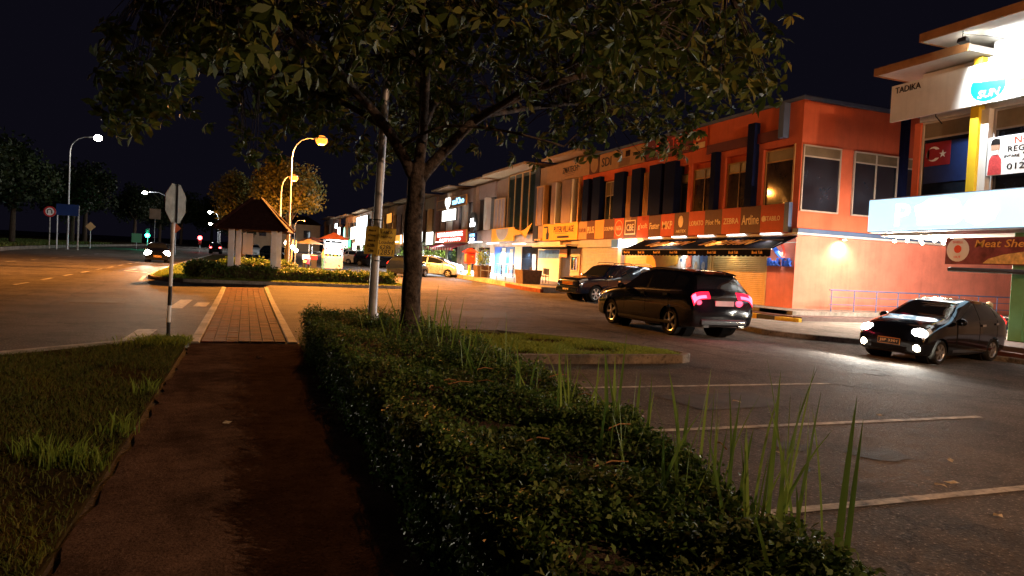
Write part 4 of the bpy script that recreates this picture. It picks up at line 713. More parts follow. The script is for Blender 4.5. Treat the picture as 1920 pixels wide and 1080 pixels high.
# ---- generic lots further along
def lot(y0, y1, top, wall, fins, label, glass='glass', slab=True, shop='interior', roof='tan_wall'):
    g = zg(20, y0); t = thing('shophouse', label, 'building', (20.5, y0, g)); box('wall', wall, t, 20.85, 34, y0, y1 - .05, g - .3, top); w = y1 - y0
    box('spandrel', wall, t, 20.55, 20.848, y0, y1 - .05, g + 3.1, g + 4.2); box('parapet', wall, t, 20.55, 20.848, y0, y1 - .05, top - 1.3, top)
    win_front(t, y0 + .2, y0 + w * .48, g + 4.22, top - 1.32, 20.72, 'dark_frame', glass, 2); win_front(t, y0 + w * .52, y1 - .25, g + 4.22, top - 1.32, 20.72, 'dark_frame', glass, 2)
    for k, m in enumerate(fins): a = y0 + w * (k + .5) / len(fins); box('fin', m, t, 20.25, 20.848, a - .3 - .25 * (k % 2), a + .3, g + 4.21, top - 1.31 + (k % 2) * 1.2)
    if slab: MB().box(19.3, 24, y0 + w * .08, y0 + w * .72, top + .25, top + .4).box(21, 24, y0 + w * .15, y0 + w * .65, top, top + .25).build('roof_slab', roof, t)
    box('shopfront', shop, t, 20.75, 20.848, y0 + .1, y1 - .15, g + .3, g + 3.09); box('doorway', 'glass', t, 20.68, 20.748, y0 + w * .55, y0 + w * .75, g + .3, g + 2.6); box('shop_window', 'glass', t, 20.68, 20.748, y0 + w * .12, y0 + w * .42, g + .9, g + 2.6); return t
lot(59.5, 70, 8.9, 'mauve_wall', ['white_wall', 'brown_wall', 'white_wall'], 'pale mauve shophouse with the round black hanging sign')
lot(70.05, 81, 9.1, 'brown_wall', ['mauve_wall', 'white_wall', 'brown_wall', 'mauve_wall'], 'brown shophouse carrying the glowing heart sign')
lot(81.05, 92, 9.1, 'tan_wall', ['amber_frame', 'brown_wall', 'amber_frame'], 'tan shophouse with amber fins half hidden by the tree trunk')
lot(92.05, 103, 9.3, 'mauve_wall', ['white_wall', 'brown_wall', 'mauve_wall'], 'mauve shophouse just left of the tree trunk')
lot(103.05, 114, 9.5, 'tan_wall', ['amber_frame', 'tan_wall', 'amber_frame'], 'amber-fronted shophouse behind the yellow notices')
lot(114.05, 125, 9.6, 'brown_wall', ['mauve_wall', 'brown_wall', 'mauve_wall'], 'brown shophouse hidden behind the notice pole')
lot(125.05, 149, 9.9, 'white_wall', ['white_wall', 'white_wall', 'grey_wall'], 'white shophouse with glowing white shopfront and facade panel', shop='panel_white_lit')
lot(149.05, 160, 10.1, 'mauve_wall', ['mauve_wall', 'tan_wall'], 'mauve shophouse left of the bright white one')
lot(160.05, 172, 10.3, 'navy_panel', ['navy_panel', 'mauve_wall'], 'navy shophouse far along the row'); lot(172.05, 184, 10.5, 'mauve_wall', ['flag_red', 'mauve_wall'], 'shophouse with a red fin far along the row'); lot(184.05, 208, 11.2, 'grey_wall', ['grey_wall', 'tan_wall'], 'last grey shophouse at the far end of the row')
# signs on them
t = thing('round_sign', 'round black hanging sign with white script over a small lit panel', 'sign', (19.9, 63.5, 4.9)); MB().lathe([(1.0, 0), (1.0, .22)], (19.8, 63.5, 5.35), 28, 'x').build('disc', 'black_paint', t, smooth=True); letters('CAFE', (19.79, 63.6, 5.62), 'X', .95, .32, 'sign_white_lit', t, .012); letters('KITCHEN', (19.79, 63.4, 5.18), 'X', 1.5, .38, 'sign_white_lit', t, .012)
t = sign('dark small board with white lit words under the round sign', 62.4, 64.7, 3.55, 4.4, 'flag_blue', 19.95, .1); letters('HOME', (19.84, 63.5, 4.2), 'X', 1.5, .28, 'letter_blue_lit', t, .012); letters('FOOD', (19.84, 63.5, 3.8), 'X', 1.3, .28, 'sign_white_lit', t, .012)
t = sign('red restaurant signboard with two rows of pink glowing lettering', 66.5, 78.2, 3.65, 4.85, 'panel_red_lit', 20.3, .14, 'sign_amber'); letters('RESTORAN KAMPUNG', (20.14, 72.6, 4.5), 'X', 9.8, .5, 'letter_pink_lit', t, .02); letters('0197103979', (20.14, 72.4, 3.93), 'X', 8.2, .36, 'letter_pink_lit', t, .02)
sign('white glowing panel beside the red restaurant signboard', 79.2, 82.6, 3.5, 4.95, 'panel_white_lit', 20.25, .15, 'dark_frame')
t = sign('amber framed board with a glowing heart and blue letters', 66.8, 77.9, 7.35, 8.25, 'brown_wall', 20.2, .14, 'sign_amber'); letters('saKho', (20.04, 69.5, 7.85), 'X', 4.2, .62, 'letter_blue_lit', t, .02)
MB().prism([(73.3 + 1.05 * 16 * math.sin(a) ** 3 / 16, 7.85 + .72 * (13 * math.cos(a) - 5 * math.cos(2 * a) - 2 * math.cos(3 * a) - math.cos(4 * a)) / 15) for a in np.linspace(0, 6.283, 25)[:-1]], 'x', 20.0, 20.05).build('heart', 'heart_lit', t)
sign('glowing white rectangular panel under the heart sign', 70.0, 75.5, 5.95, 7.1, 'panel_white_lit', 20.2, .15, 'dark_frame')
t = thing('pleated_awning', 'maroon awning with a striped fringe under the red signboard', 'awning', (19.8, 72, 3.2)); MB().hexa([(18.9, 66.5, 2.95), (20.4, 66.5, 3.45), (20.4, 79, 3.6), (18.9, 79, 3.1), (18.9, 66.5, 3.0), (20.4, 66.5, 3.5), (20.4, 79, 3.65), (18.9, 79, 3.15)]).build('canopy', 'awning_maroon', t)
for k in range(24): a = 66.6 + k * .5; box('fringe', 'white_print' if k % 2 else 'cloth_red', t, 18.87, 18.89, a, a + .46, 2.72 + .0125 * k * .5, 2.98 + .0125 * k * .5)
sign('amber glowing square panel high up behind the yellow notices', 104.5, 108.5, 7.0, 8.4, 'panel_amber_lit', 20.25, .15, 'dark_frame')
t = sign('pale blue and amber lit board left of the tree trunk', 97.2, 106.5, 3.75, 5.0, 'panel_amber_lit', 20.3, .12); box('blue_end', 'cyan_lit', t, 20.16, 20.178, 102.6, 106.4, 3.76, 4.99); box('end_strip', 'panel_white_lit', t, 20.16, 20.178, 97.3, 98, 3.76, 4.99)
for a, b, z0, z1, m, l in ((85.0, 90.5, 3.9, 5.1, 'panel_white_lit', 'white lit signboard right behind the tree trunk'), (92.5, 95.5, 3.9, 5.2, 'panel_cool_lit', 'small cool white lit board beside the tree trunk'), (110, 117, 4.0, 5.2, 'panel_amber_lit', 'small amber lit board right of the notice pole'), (128, 140, 4.5, 9.2, 'panel_cool_lit', 'tall facade panel made to glow white on the far bright shop'), (141, 147.5, 5.2, 7.6, 'panel_white_lit', 'cream lit board on the left part of the far bright shop'), (153, 159.5, 3.4, 5.2, 'panel_cool_lit', 'blue-white lit board far along the row'), (166, 170, 5, 8.3, 'panel_white_lit', 'tall pink-white lit board far along the row'), (148.2, 151, 3.6, 5.2, 'green_panel_lit', 'small green lit board next to the bright white shop'), (172, 175.5, 8.3, 9.4, 'panel_cool_lit', 'small white lit board high up near the row end')):  # tall facade panel glows by itself in place of light on the wall
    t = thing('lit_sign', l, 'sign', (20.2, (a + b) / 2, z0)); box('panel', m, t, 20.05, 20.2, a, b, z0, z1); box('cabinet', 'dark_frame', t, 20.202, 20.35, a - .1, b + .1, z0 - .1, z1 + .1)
t = thing('round_sign', 'round pale turquoise glowing sign far along the row', 'sign', (19.4, 152, 6)); MB().lathe([(1.25, 0), (1.25, .2)], (19.3, 152, 6.5), 28, 'x').build('disc', 'cyan_lit', t); MB().lathe([(1.42, 0), (1.42, .16)], (19.34, 152, 6.5), 28, 'x').build('rim', 'white_wall', t)
for y, p in ((74, 300), (86, 260), (97.5, 450), (110, 300), (118, 240), (135, 2000), (154, 500), (166, 400), (178, 400)): strip_light(y - 1.5, y + 1.5, zg(20, y) + 3.0, p, x=19.5, label='cool tube light under the shop canopy ' + {74: 'below the red restaurant sign', 86: 'right behind the tree trunk', 97.5: 'just left of the tree trunk', 110: 'right of the notice pole', 118: 'behind the notice pole', 135: 'of the bright white shop', 154: 'left of the bright white shop', 166: 'of the navy shop', 178: 'of the shop with the red fin'}[y])
# ---- kindergarten block on the right
KB = thing('white_shophouse', 'white two-storey building with a long glowing blue signboard', 'building', (20.5, 12, .1))
box('upper_wall', 'white_wall', KB, 20.78, 34, 4, 17.4, 4.2, 8.5); box('ground_wall', 'grey_wall', KB, 21.6, 34, 4, 13.2, -.2, 4.19); box('parapet', 'white_wall', KB, 20.55, 20.778, 4, 17.2, 6.92, 8.48); box('spandrel', 'white_wall', KB, 20.55, 20.778, 4, 17.4, 3.5, 4.36); box('soffit', 'white_wall', KB, 20.4, 26, 4, 18.3, 3.2, 3.32)
box('pilaster', 'orange_wall', KB, 20.56, 20.778, 17.15, 17.38, 4.362, 6.9); box('pilaster', 'yellow_pilaster', KB, 20.3, 20.778, 15.02, 15.28, 4.362, 8.47); box('pilaster', 'white_wall', KB, 20.42, 20.776, 14.78, 15.015, 4.362, 6.918); box('pilaster', 'white_wall', KB, 20.5, 20.776, 11.6, 11.9, 4.362, 6.918)
win_front(KB, 15.3, 17.13, 4.37, 6.9, 20.66, 'pale_frame', 'glass', 1, 6.35); win_front(KB, 11.92, 14.76, 4.37, 6.9, 20.66, 'grey_wall', 'glass', 2, 6.3); win_front(KB, 8.5, 11.58, 4.37, 6.9, 20.66, 'grey_wall', 'glass', 2, 6.3)
MB().box(19.55, 24, 14.9, 18.15, 8.53, 8.72).build('roof_slab', 'white_wall', KB); MB().box(19.5, 19.549, 14.9, 18.2, 8.5, 8.75).box(19.55, 24, 18.151, 18.2, 8.5, 8.75).build('fascia_board', 'fascia_brown', KB)
MB().box(18.85, 24, 6, 15.9, 8.92, 9.12).box(20.6, 24, 6, 14.9, 8.5, 8.92).build('roof_slab', 'white_wall', KB); MB().box(18.8, 18.849, 6, 15.95, 8.9, 9.16).box(18.85, 24, 15.901, 15.95, 8.9, 9.16).build('fascia_board', 'fascia_brown', KB)
box('pillar', 'green_pillar', KB, 20.3, 20.75, 13.32, 13.72, .13, 3.2, .02); box('pillar', 'green_pillar', KB, 20.3, 20.75, 7, 7.45, .13, 3.2, .02)
t = sign('white board with black lettering and a blue-green round emblem under the roof', 6, 17.98, 7.0, 8.2, 'white_wall', 20.2, .1, name='kindergarten_sign'); letters('TADIKA', (20.095, 17.35, 8.02), 'X', .95, .2, 'black_print', t, .006)
MB().prism([(14.65 + .52 * math.cos(a), 7.5 + .42 * math.sin(a)) for a in np.linspace(math.pi * .93, math.pi * 2.15, 20)], 'x', 20.085, 20.098).build('emblem', 'cyan_print', t); letters('SUN', (20.082, 14.6, 7.28), 'X', .62, .22, 'white_print', t, .004, .2); box('red_mark', 'red_letter', t, 20.088, 20.098, 13.2, 13.75, 7.45, 7.7)
rod('bracket', 'dark_frame', t, [(20.55, 16.4, 6.75), (20.25, 16.4, 6.95), (20.25, 16.4, 7.2)], .02, 6); rod('bracket', 'dark_frame', t, [(20.55, 13.4, 6.75), (20.25, 13.4, 6.95), (20.25, 13.4, 7.2)], .02, 6)
t = thing('lit_signboard', 'long glowing pale blue signboard with blown-out white characters', 'sign', (20.1, 13, 3.2)); box('panel', 'sign_blue_lit', t, 19.95, 20.02, 6, 18.45, 3.34, 4.40); box('cabinet', 'steel', t, 20.022, 20.3, 5.95, 18.5, 3.3, 4.44)
letters('P', (19.945, 17.1, 3.85), 'X', .55, .7, 'sign_white_lit', t, .006); letters('O', (19.945, 14.5, 3.85), 'X', 1.1, .85, 'sign_white_lit', t, .006); MB().prism([(15.85 + .78 * math.copysign(abs(math.cos(a)) ** .6, math.cos(a)) + .06 * math.sin(5 * a), 3.87 + .4 * math.copysign(abs(math.sin(a)) ** .6, math.sin(a)) + .04 * math.cos(4 * a)) for a in np.linspace(0, 6.283, 33)[:-1]], 'x', 19.942, 19.948).build('white_area', 'sign_white_lit', t); MB().lathe([(.45, 0), (.45, .006)], (19.941, 14.5, 3.87), 20, 'x').build('white_area', 'sign_white_lit', t)  # rounded white_area draws the panel's blown-out glow as a white shape
# floodlights on the facade
for k, y in enumerate((14.7, 11.2)):
    t = thing('floodlight', ['black floodlight under the roof slab nearest the round emblem', 'black floodlight under the roof slab at the picture edge'][k], 'light', (19.1, y, 8.7)); MB().hexa([(18.95, y - .14, 8.62), (19.12, y - .14, 8.58), (19.12, y + .14, 8.58), (18.95, y + .14, 8.62), (18.97, y - .12, 8.74), (19.12, y - .12, 8.70), (19.12, y + .12, 8.70), (18.97, y + .12, 8.74)]).build('housing', 'black_paint', t); MB().box(19.122, 19.13, y - .11, y + .11, 8.6, 8.69).build('lens', 'led', t); rod('bracket', 'black_paint', t, [(19.0, y, 8.74), (19.0, y, 8.92)], .015, 6); rod('cable', 'black_paint', t, [(19.0, y, 8.85), (19.4, y - .5, 8.7), (20.1, y - 1.0, 8.5)], .008, 5)
    lamp('flood_beam', 'SPOT', (19.16, y, 8.6), 1900, (.90, .97, 1), .08, t, (20.5, y - 1.0, 7.5), 130, .8)
# window flag and banner
t = thing('flag', 'dark blue flag with red canton, crescent and star behind the glass', 'flag', (20.6, 16.4, 5.2)); box('field', 'flag_blue', t, 20.635, 20.645, 15.5, 17.0, 4.9, 6.2); box('canton', 'flag_red', t, 20.625, 20.634, 16.1, 17.0, 5.45, 6.2)
cres = [(16.68 + .24 * math.cos(a), 5.83 + .24 * math.sin(a)) for a in np.linspace(.6, 5.68, 16)] + [(16.62 + .19 * math.cos(a), 5.83 + .19 * math.sin(a)) for a in np.linspace(5.5, .78, 14)]
cres = [(2 * 16.68 - a, b) for a, b in cres]; MB().prism(cres, 'x', 20.617, 20.624).build('crescent', 'white_print', t)
MB().prism([(16.36 + (.13 if k % 2 == 0 else .05) * math.sin(k * .628), 5.8 + (.13 if k % 2 == 0 else .05) * math.cos(k * .628)) for k in range(10)], 'x', 20.617, 20.624).build('star', 'white_print', t)
t = thing('banner', 'white registration banner with a child in a red plaid pinafore', 'banner', (20.4, 13.5, 4.9)); box('sheet', 'white_print', t, 20.38, 20.395, 11.9, 14.72, 4.9, 6.02)
letters('NOW', (20.375, 13.55, 5.86), 'X', .8, .2, 'red_letter', t, .004); letters('REGISTER', (20.375, 13.55, 5.62), 'X', 1.15, .17, 'black_print', t, .004); letters('INTAKE', (20.375, 14.0, 5.42), 'X', .42, .08, 'black_print', t, .004); letters('2021', (20.375, 13.35, 5.38), 'X', .7, .24, 'black_print', t, .004); letters('012-7351', (20.375, 13.5, 5.12), 'X', 1.25, .18, 'black_print', t, .004)
for poly, m in (([(14.28, 4.92), (14.68, 4.92), (14.66, 5.35), (14.58, 5.5), (14.40, 5.5), (14.30, 5.35)], 'plaid_red'), ([(14.40, 5.48), (14.58, 5.48), (14.60, 5.64), (14.38, 5.64)], 'white_print'), ([(14.37, 5.62), (14.61, 5.62), (14.62, 5.8), (14.36, 5.8)], 'skin'), ([(14.35, 5.78), (14.63, 5.78), (14.60, 5.94), (14.5, 5.98), (14.38, 5.94)], 'hair')): MB().prism(poly, 'x', 20.368, 20.378).build('printed_figure', m, t)
# food banner, rolled awning, string bulbs under the soffit
t = thing('banner', 'dark red food banner with round badge and script under the blue signboard', 'banner', (20.4, 14.3, 2.3)); box('sheet', 'brown_print', t, 20.20, 20.215, 12.2, 15.7, 2.28, 3.08); MB().lathe([(.36, 0), (.36, .006)], (20.19, 15.3, 2.72), 22, 'x').build('badge', 'white_print', t); MB().lathe([(.12, 0), (.12, .004)], (20.185, 15.3, 2.74), 14, 'x').build('badge_centre', 'red_letter', t); letters('SHELL', (20.183, 15.3, 2.95), 'X', .34, .07, 'red_letter', t, .002); letters('OUT', (20.183, 15.3, 2.5), 'X', .22, .07, 'red_letter', t, .002); letters('Meat Shell O', (20.192, 13.75, 2.9), 'X', 2.0, .22, 'gold_print', t, .003, .25)
MB().prism([(14.5, 2.32), (12.3, 2.3), (12.3, 2.62), (13.2, 2.68), (13.9, 2.58), (14.35, 2.45)], 'x', 20.19, 20.198).build('printed_food', 'food_print', t)
tag(rod('rolled_awning', 'dark_frame', None, [(20.0, 15.4, 2.12), (20.0, 12.8, 2.08)], .07, 8), 'rolled dark awning tube just under the food banner', 'awning')
t = thing('string_lights', 'string of warm bulbs under the blue signboard', 'string lights', (20.6, 17, 3.15)); rod('cable', 'black_paint', t, [(20.7, 18.2, 3.17), (20.7, 17, 3.12), (20.7, 15.5, 3.17)], .008, 5)
for k, (x, y) in enumerate([(20.7, 18.0), (20.7, 17.5), (20.7, 17.0), (20.7, 16.5), (20.7, 16.0), (22.0, 18.0), (22.0, 17.2), (22.0, 16.4), (23.3, 17.8), (23.3, 17.0)]):
    mb = MB().sphere((x, y, 3.05), .055, 10, 6); b = mb.build('bulb', 'bulb', t, smooth='all'); rod('socket', 'black_paint', t, [(x, y, 3.1), (x, y, 3.19)], .02, 6)
    if k in (0, 3, 6, 8): lamp('bulb_light', 'POINT', (x, y, 2.93), 480, (1, .82, .68), .06, t)
# ------------------------------------------------------------------ street lamps, posts, signs
def street_lamp(bx, by, hx, hy, hz, label, power, col, m, r=.07, group=None, head=.3, spot=0):
    z = zg(bx, by); t = thing('street_lamp', label, 'street lamp', (bx, by, z), group); d = Vector((hx - bx, hy - by, 0)); L = d.length; d.normalize()
    zc = hz - .35 * 0 ; pts = [(bx, by, z - .1), (bx, by, z + 3), (bx, by, zc - .9 - L * .2)] + [(bx + d.x * L * (1 - math.cos(a)) * .62, by + d.y * L * (1 - math.cos(a)) * .62, zc - .9 - L * .2 + (.95 + L * .2) * math.sin(a)) for a in (.35, .7, 1.05, 1.4)] + [(bx + d.x * L * .85, by + d.y * L * .85, zc + .06)]
    MB().tube(pts, [r, r * .85, r * .65] + [r * .5] * 5, 10).build('pole', 'galv', t, smooth=True); box('base_plate', 'galv', t, bx - .18, bx + .18, by - .18, by + .18, z - .02, z + .04)
    mb = MB().sphere((hx, hy, hz + .12), 1, 12, 6, (head * .5, head * .5, .085)); mb.build('lamp_head', 'galv', t, smooth='all'); MB().sphere((hx, hy, hz - .02), 1, 12, 6, (head * .5, head * .5, head * .42)).build('lens', m, t, smooth='all')
    if spot: lamp('lamp_beam', 'SPOT', (hx, hy, hz - .1 - head * .42), spot, col, .12, t, (hx, hy, 0), 168, .12)
    if spot > 9000: lamp('lamp_beam', 'SPOT', (hx, hy, hz - .1 - head * .42), spot * 1.9, col, .12, t, (hx, hy, 0), 158, .3)
    if power: lamp('lamp_glow', 'POINT', (hx, hy, hz - .1 - head * .42), power, col, .10, t)
    return t
street_lamp(2.38, 44, 4.04, 44, 8.5, 'lit sodium street lamp on a curved pole beside the shelter', 1300, SOD, 'sodium', spot=17000, head=.72)
street_lamp(2.2, 52, 3.0, 52, 6.95, 'second lit sodium lamp half hidden by the amber-lit tree', 350, SOD, 'sodium', head=.6)
street_lamp(9.2, 150, 11.0, 150, 8.5, 'small sodium lamp far down the street left of the shop row', 3000, SOD, 'sodium')
street_lamp(-18.3, 90, -15.4, 88.5, 13.2, 'tall white lamp on the far side of the main road', 12, (1, .93, .72), 'led', .11, head=.8, spot=350)
street_lamp(-6.6, 74, -9.2, 76, 6.3 + .5, 'white lamp and slim pole beyond the oncoming car', 300, (.9, .96, 1), 'led', .07, head=.4)
street_lamp(-4.6, 135, -6.0, 134, 8.2, 'far white lamp right of the octagonal sign', 1200, (.9, .96, 1), 'led', .08, 'far white lamps on the main road', .6); street_lamp(-5.2, 165, -7.2, 164, 7.2, 'far small white lamp low over the main road', 900, (.9, .96, 1), 'led', .08, 'far white lamps on the main road', .6)
street_lamp(2.2, -17, 3.6, -17, 7.7, 'assumed sodium street lamp of the same row, unseen behind the camera', 6500, SOD, 'sodium')  # lamp out of view, assumed from the light on the orange side wall
street_lamp(12.6, -9, 13.4, -8, 8.0, 'assumed warm parking lot lamp added unseen behind the camera', 5200, (1, .58, .32), 'led')  # assumed unseen lamp, added to brighten lot, hedge and leaves with warm light
# pole in the hedge with two yellow handwritten notices
t = thing('lamp_post', 'tall grey metal post in the hedge with yellow notices strapped on', 'post', (1.93, 11.35, 0)); MB().tube([(1.93, 11.35, -.1), (1.95, 11.35, 2), (2.02, 11.37, 5), (2.10, 11.4, 8.2)], [.075, .068, .055, .04], 14).build('pole', 'galv', t, smooth=True); MB().tube([(1.945, 11.35, .62), (1.945, 11.35, .72)], .09, 14).build('collar', 'galv', t, smooth=True)
for z in (1.55, 2.2): MB().tube([(1.955, 11.352, z), (1.955, 11.352, z + .02)], .075, 14).build('strap', 'black_paint', t)
def notice(c, ang, lines, label, w=.30, h=.44):
    t = thing('notice', label, 'notice', c); xd = Vector((math.cos(ang), math.sin(ang), 0)); yd = Vector((.04, 0, 1)).normalized(); nn = xd.cross(yd); C = Vector(c)
    P = [C + xd * a * w / 2 + yd * b * h / 2 + nn * k for k in (-.004, .004) for a, b in ((-1, -1), (1, -1), (1, 1), (-1, 1))]; MB().hexa([tuple(p) for p in P]).build('board', 'paper_yellow', t)
    for i, (s, ww, hh) in enumerate(lines): letters(s, tuple(C + yd * (h * .36 - i * h * .18) + nn * .006), (tuple(xd), tuple(yd)), ww, hh, 'black_print', t, .001, .12)
notice((2.09, 11.25, 1.86), math.radians(8), [('I AM A', .19, .05), ('Honey', .19, .055), ('Loaded', .24, .055), ('628k', .2, .065), ('12851', .24, .085)], 'yellow handwritten notice on the right of the grey post')
notice((1.86, 11.24, 1.88), math.radians(-38), [('Am a', .13, .04), ('One', .13, .04), ('Am a', .13, .04), ('628k', .14, .05), ('One', .1, .06)], 'pale yellow notice on the left of the grey post', .24, .44)
# octagonal sign seen from behind on a black and white post
t = thing('stop_sign', 'octagonal road sign seen from behind on a black and white striped post', 'road sign', (-1.16, 13.36, 0))
for i, (a, b) in enumerate(((-.1, .33), (.33, .62), (.62, .95), (.95, 2.62))): MB().tube([(-1.19 + .03 * a / 2.6, 13.36, a), (-1.19 + .03 * b / 2.6, 13.36, b)], .032, 10).build('post', 'black_paint' if i % 2 == 0 else 'white_print', t, smooth=True)
c = Vector((-1.13, 13.30, 2.36)); xd = Vector((.40, .92, 0)).normalized(); oc = [(.355 * math.cos(math.pi / 8 + k * math.pi / 4), .355 * math.sin(math.pi / 8 + k * math.pi / 4)) for k in range(8)]; nn = Vector((-xd.y, xd.x, 0))
for off, m, nm in ((0, 'sign_back', 'back_plate'), (.005, 'stop_red', 'front_plate')):
    V = [tuple(c + xd * a + Vector((0, 0, b)) + nn * (off + k)) for k in (0, .0045) for a, b in oc]; MB().add(V, [tuple(range(8)), tuple(range(8, 16))] + [(k, (k + 1) % 8, 8 + (k + 1) % 8, 8 + k) for k in range(8)]).build(nm, m, t)
letters('STOP', tuple(c + nn * .012), (tuple(-xd), (0, 0, 1)), .5, .2, 'white_print', t, .001)
rod('channel', 'dark_frame', t, [tuple(c - nn * .02 + Vector((0, 0, -.33))), tuple(c - nn * .02 + Vector((0, 0, .33)))], .018, 6)
# no-turn sign, blue board, far small signs
z0 = zg(-19, 86) + .3; t = thing('road_sign', 'round red-rimmed no-turn sign on a banded post across the main road', 'road sign', (-18.9, 85, z0)); MB().tube([(-18.9, 85, z0 - .2), (-18.9, 85, z0 + 3.6)], .05, 8).build('post', 'white_paint', t)
MB().lathe([(.55, 0), (.55, .03)], (-18.9, 84.92, z0 + 3.6), 20, 'y').build('disc', 'white_print', t)
mb = MB()
for k in range(20): a, b = 6.283 * k / 20, 6.283 * (k + 1) / 20; mb.prism([(-18.9 + .55 * math.cos(a), z0 + 3.6 + .55 * math.sin(a)), (-18.9 + .55 * math.cos(b), z0 + 3.6 + .55 * math.sin(b)), (-18.9 + .4 * math.cos(b), z0 + 3.6 + .4 * math.sin(b)), (-18.9 + .4 * math.cos(a), z0 + 3.6 + .4 * math.sin(a))], 'y', 84.89, 84.915)
mb.build('rim', 'stop_red', t); rod('arrow', 'black_print', t, [(-19.1, 84.9, z0 + 3.4), (-19.1, 84.9, z0 + 3.75), (-18.9, 84.9, z0 + 3.85), (-18.72, 84.9, z0 + 3.7), (-18.72, 84.9, z0 + 3.4)], .045, 6)
t = thing('direction_board', 'dim blue board beside the tall lamp pole across the main road', 'road sign', (-17.9, 88, z0)); box('panel', 'flag_blue', t, -19.0, -16.9, 87.9, 87.97, z0 + 3.4, z0 + 4.6); rod('post', 'white_paint', t, [(-16.95, 88.05, z0 - .3), (-16.95, 88.05, z0 + 4.5)], .09, 8); rod('post', 'galv', t, [(-18.9, 88.05, z0 - .3), (-18.9, 88.05, z0 + 4.5)], .07, 8)
def small_sign(x, y, h, m, label, s=.3, dia=True):
    z = zg(x, y) + (.3 if x < -15 else 0); t = thing('road_sign', label, 'road sign', (x, y, z)); rod('post', 'galv', t, [(x, y, z - .2), (x, y, z + h)], .04, 6); MB().prism([(x, z + h - s), (x + s, z + h), (x, z + h + s), (x - s, z + h)] if dia else [(x - s, z + h - s), (x + s, z + h - s), (x + s, z + h + s), (x - s, z + h + s)], 'y', y - .07, y - .045).build('plate', m, t)
small_sign(-17.2, 96, 2.4, 'sign_tan', 'small yellow diamond sign across the main road', .55); small_sign(-13.6, 106, 1.6, 'green_pillar', 'dull green marker board beside the green traffic light', .6, False); small_sign(-11.7, 108, 5.0, 'brown_wall', 'tan square board above the green traffic light', .7, False); small_sign(-7.4, 88, 3.0, 'sign_orange', 'small orange diamond sign above the oncoming car', .55)
def traffic_light(x, y, h, m, label, idx):
    z = zg(x, y); t = thing('traffic_light', label, 'traffic light', (x, y, z)); rod('pole', 'galv', t, [(x, y, z - .1), (x, y, z + h)], .06, 8); box('housing', 'black_paint', t, x - .2, x + .2, y - .3, y - .062, z + h - .6, z + h + .6)
    for k in range(3): MB().sphere((x, y - .31, z + h + .38 - k * .38), .3 if k == idx else .14, 10, 6, (1, .35, 1)).build('lens', m if k == idx else 'black_paint', t, smooth='all')
    lamp('lens_glow', 'POINT', (x, y - .7, z + h + .38 - idx * .38), 220 if idx else 120, (.02, 1, .5) if idx else (1, .05, .05), .1, t)
traffic_light(-13.0, 112, 2.4, 'green_on', 'green traffic light glowing across the main road', 2); traffic_light(-6.2, 112, 1.7, 'red_on', 'red traffic light glowing beyond the oncoming car', 0)
# ------------------------------------------------------------------ shelter
gz = zg(.6, 38) + .1; G = thing('shelter', 'open shelter with tiled hip roof on four white columns', 'shelter', (.5, 38.3, gz)); ca, sa = math.cos(math.radians(-9)), math.sin(math.radians(-9))
def gp(u, v): return .48 + u * ca - v * sa, 38.3 + u * sa + v * ca
for u in (-1.0, 1.0):
    for v in (-1.0, 1.0):
        x, y = gp(u, v); box('column', 'column_white', G, x - .14, x + .14, y - .14, y + .14, gz - .1, gz + 2.55, .015); box('column_base', 'concrete', G, x - .23, x + .23, y - .23, y + .23, gz - .1, gz + .18)
rows = 9; mb = MB(); ez, az, e = gz + 2.4, gz + 3.95, 1.68
for k in range(rows):
    t0, t1 = k / rows, (k + 1) / rows; s0, s1 = e * (1 - t0) + .22 * t0, e * (1 - t1) + .22 * t1
    lo = [(*gp(a * s0, b * s0 * 1.05), ez + (az - ez) * t0) for a, b in ((-1, -1), (1, -1), (1, 1), (-1, 1))]; hi = [(*gp(a * s1, b * s1 * 1.05), ez + (az - ez) * t1 + .05) for a, b in ((-1, -1), (1, -1), (1, 1), (-1, 1))]; lo2 = [(p[0], p[1], p[2] + .05) for p in lo]
    mb.add(lo + lo2 + hi, [(i, (i + 1) % 4, 4 + (i + 1) % 4, 4 + i) for i in range(4)] + [(4 + i, 4 + (i + 1) % 4, 8 + (i + 1) % 4, 8 + i) for i in range(4)])
rf = mb.build('roof', 'roof_tile', G)
for (a, b) in ((-1, -1), (1, -1), (1, 1), (-1, 1)): rod('ridge_tiles', 'roof_tile', rf, [(*gp(a * e, b * e * 1.05), ez + .08), (*gp(a * .2, b * .2), az + .1)], .09, 6)
for s in (-1, 1):
    for nm, q in (('beam', [gp(-1.3, s), gp(1.3, s)]), ('beam', [gp(s, -1.3), gp(s, 1.3)])): rod(nm, 'bark_dark', G, [(*q[0], gz + 2.5), (*q[1], gz + 2.5)], .09, 4)
box('floor', 'concrete', G, -.9, 1.9, 36.9, 39.55, gz - .1, gz + .04)
x, y = gp(-.6, .2); box('bench', 'sign_tan', G, x - .1, x + 1.3, y, y + .4, gz + .4, gz + .46); box('info_board', 'white_wall', G, *sorted((gp(-.8, 1.1)[0], gp(-.3, 1.1)[0])), gp(0, 1.1)[1], gp(0, 1.15)[1], gz + 1.2, gz + 2.3)
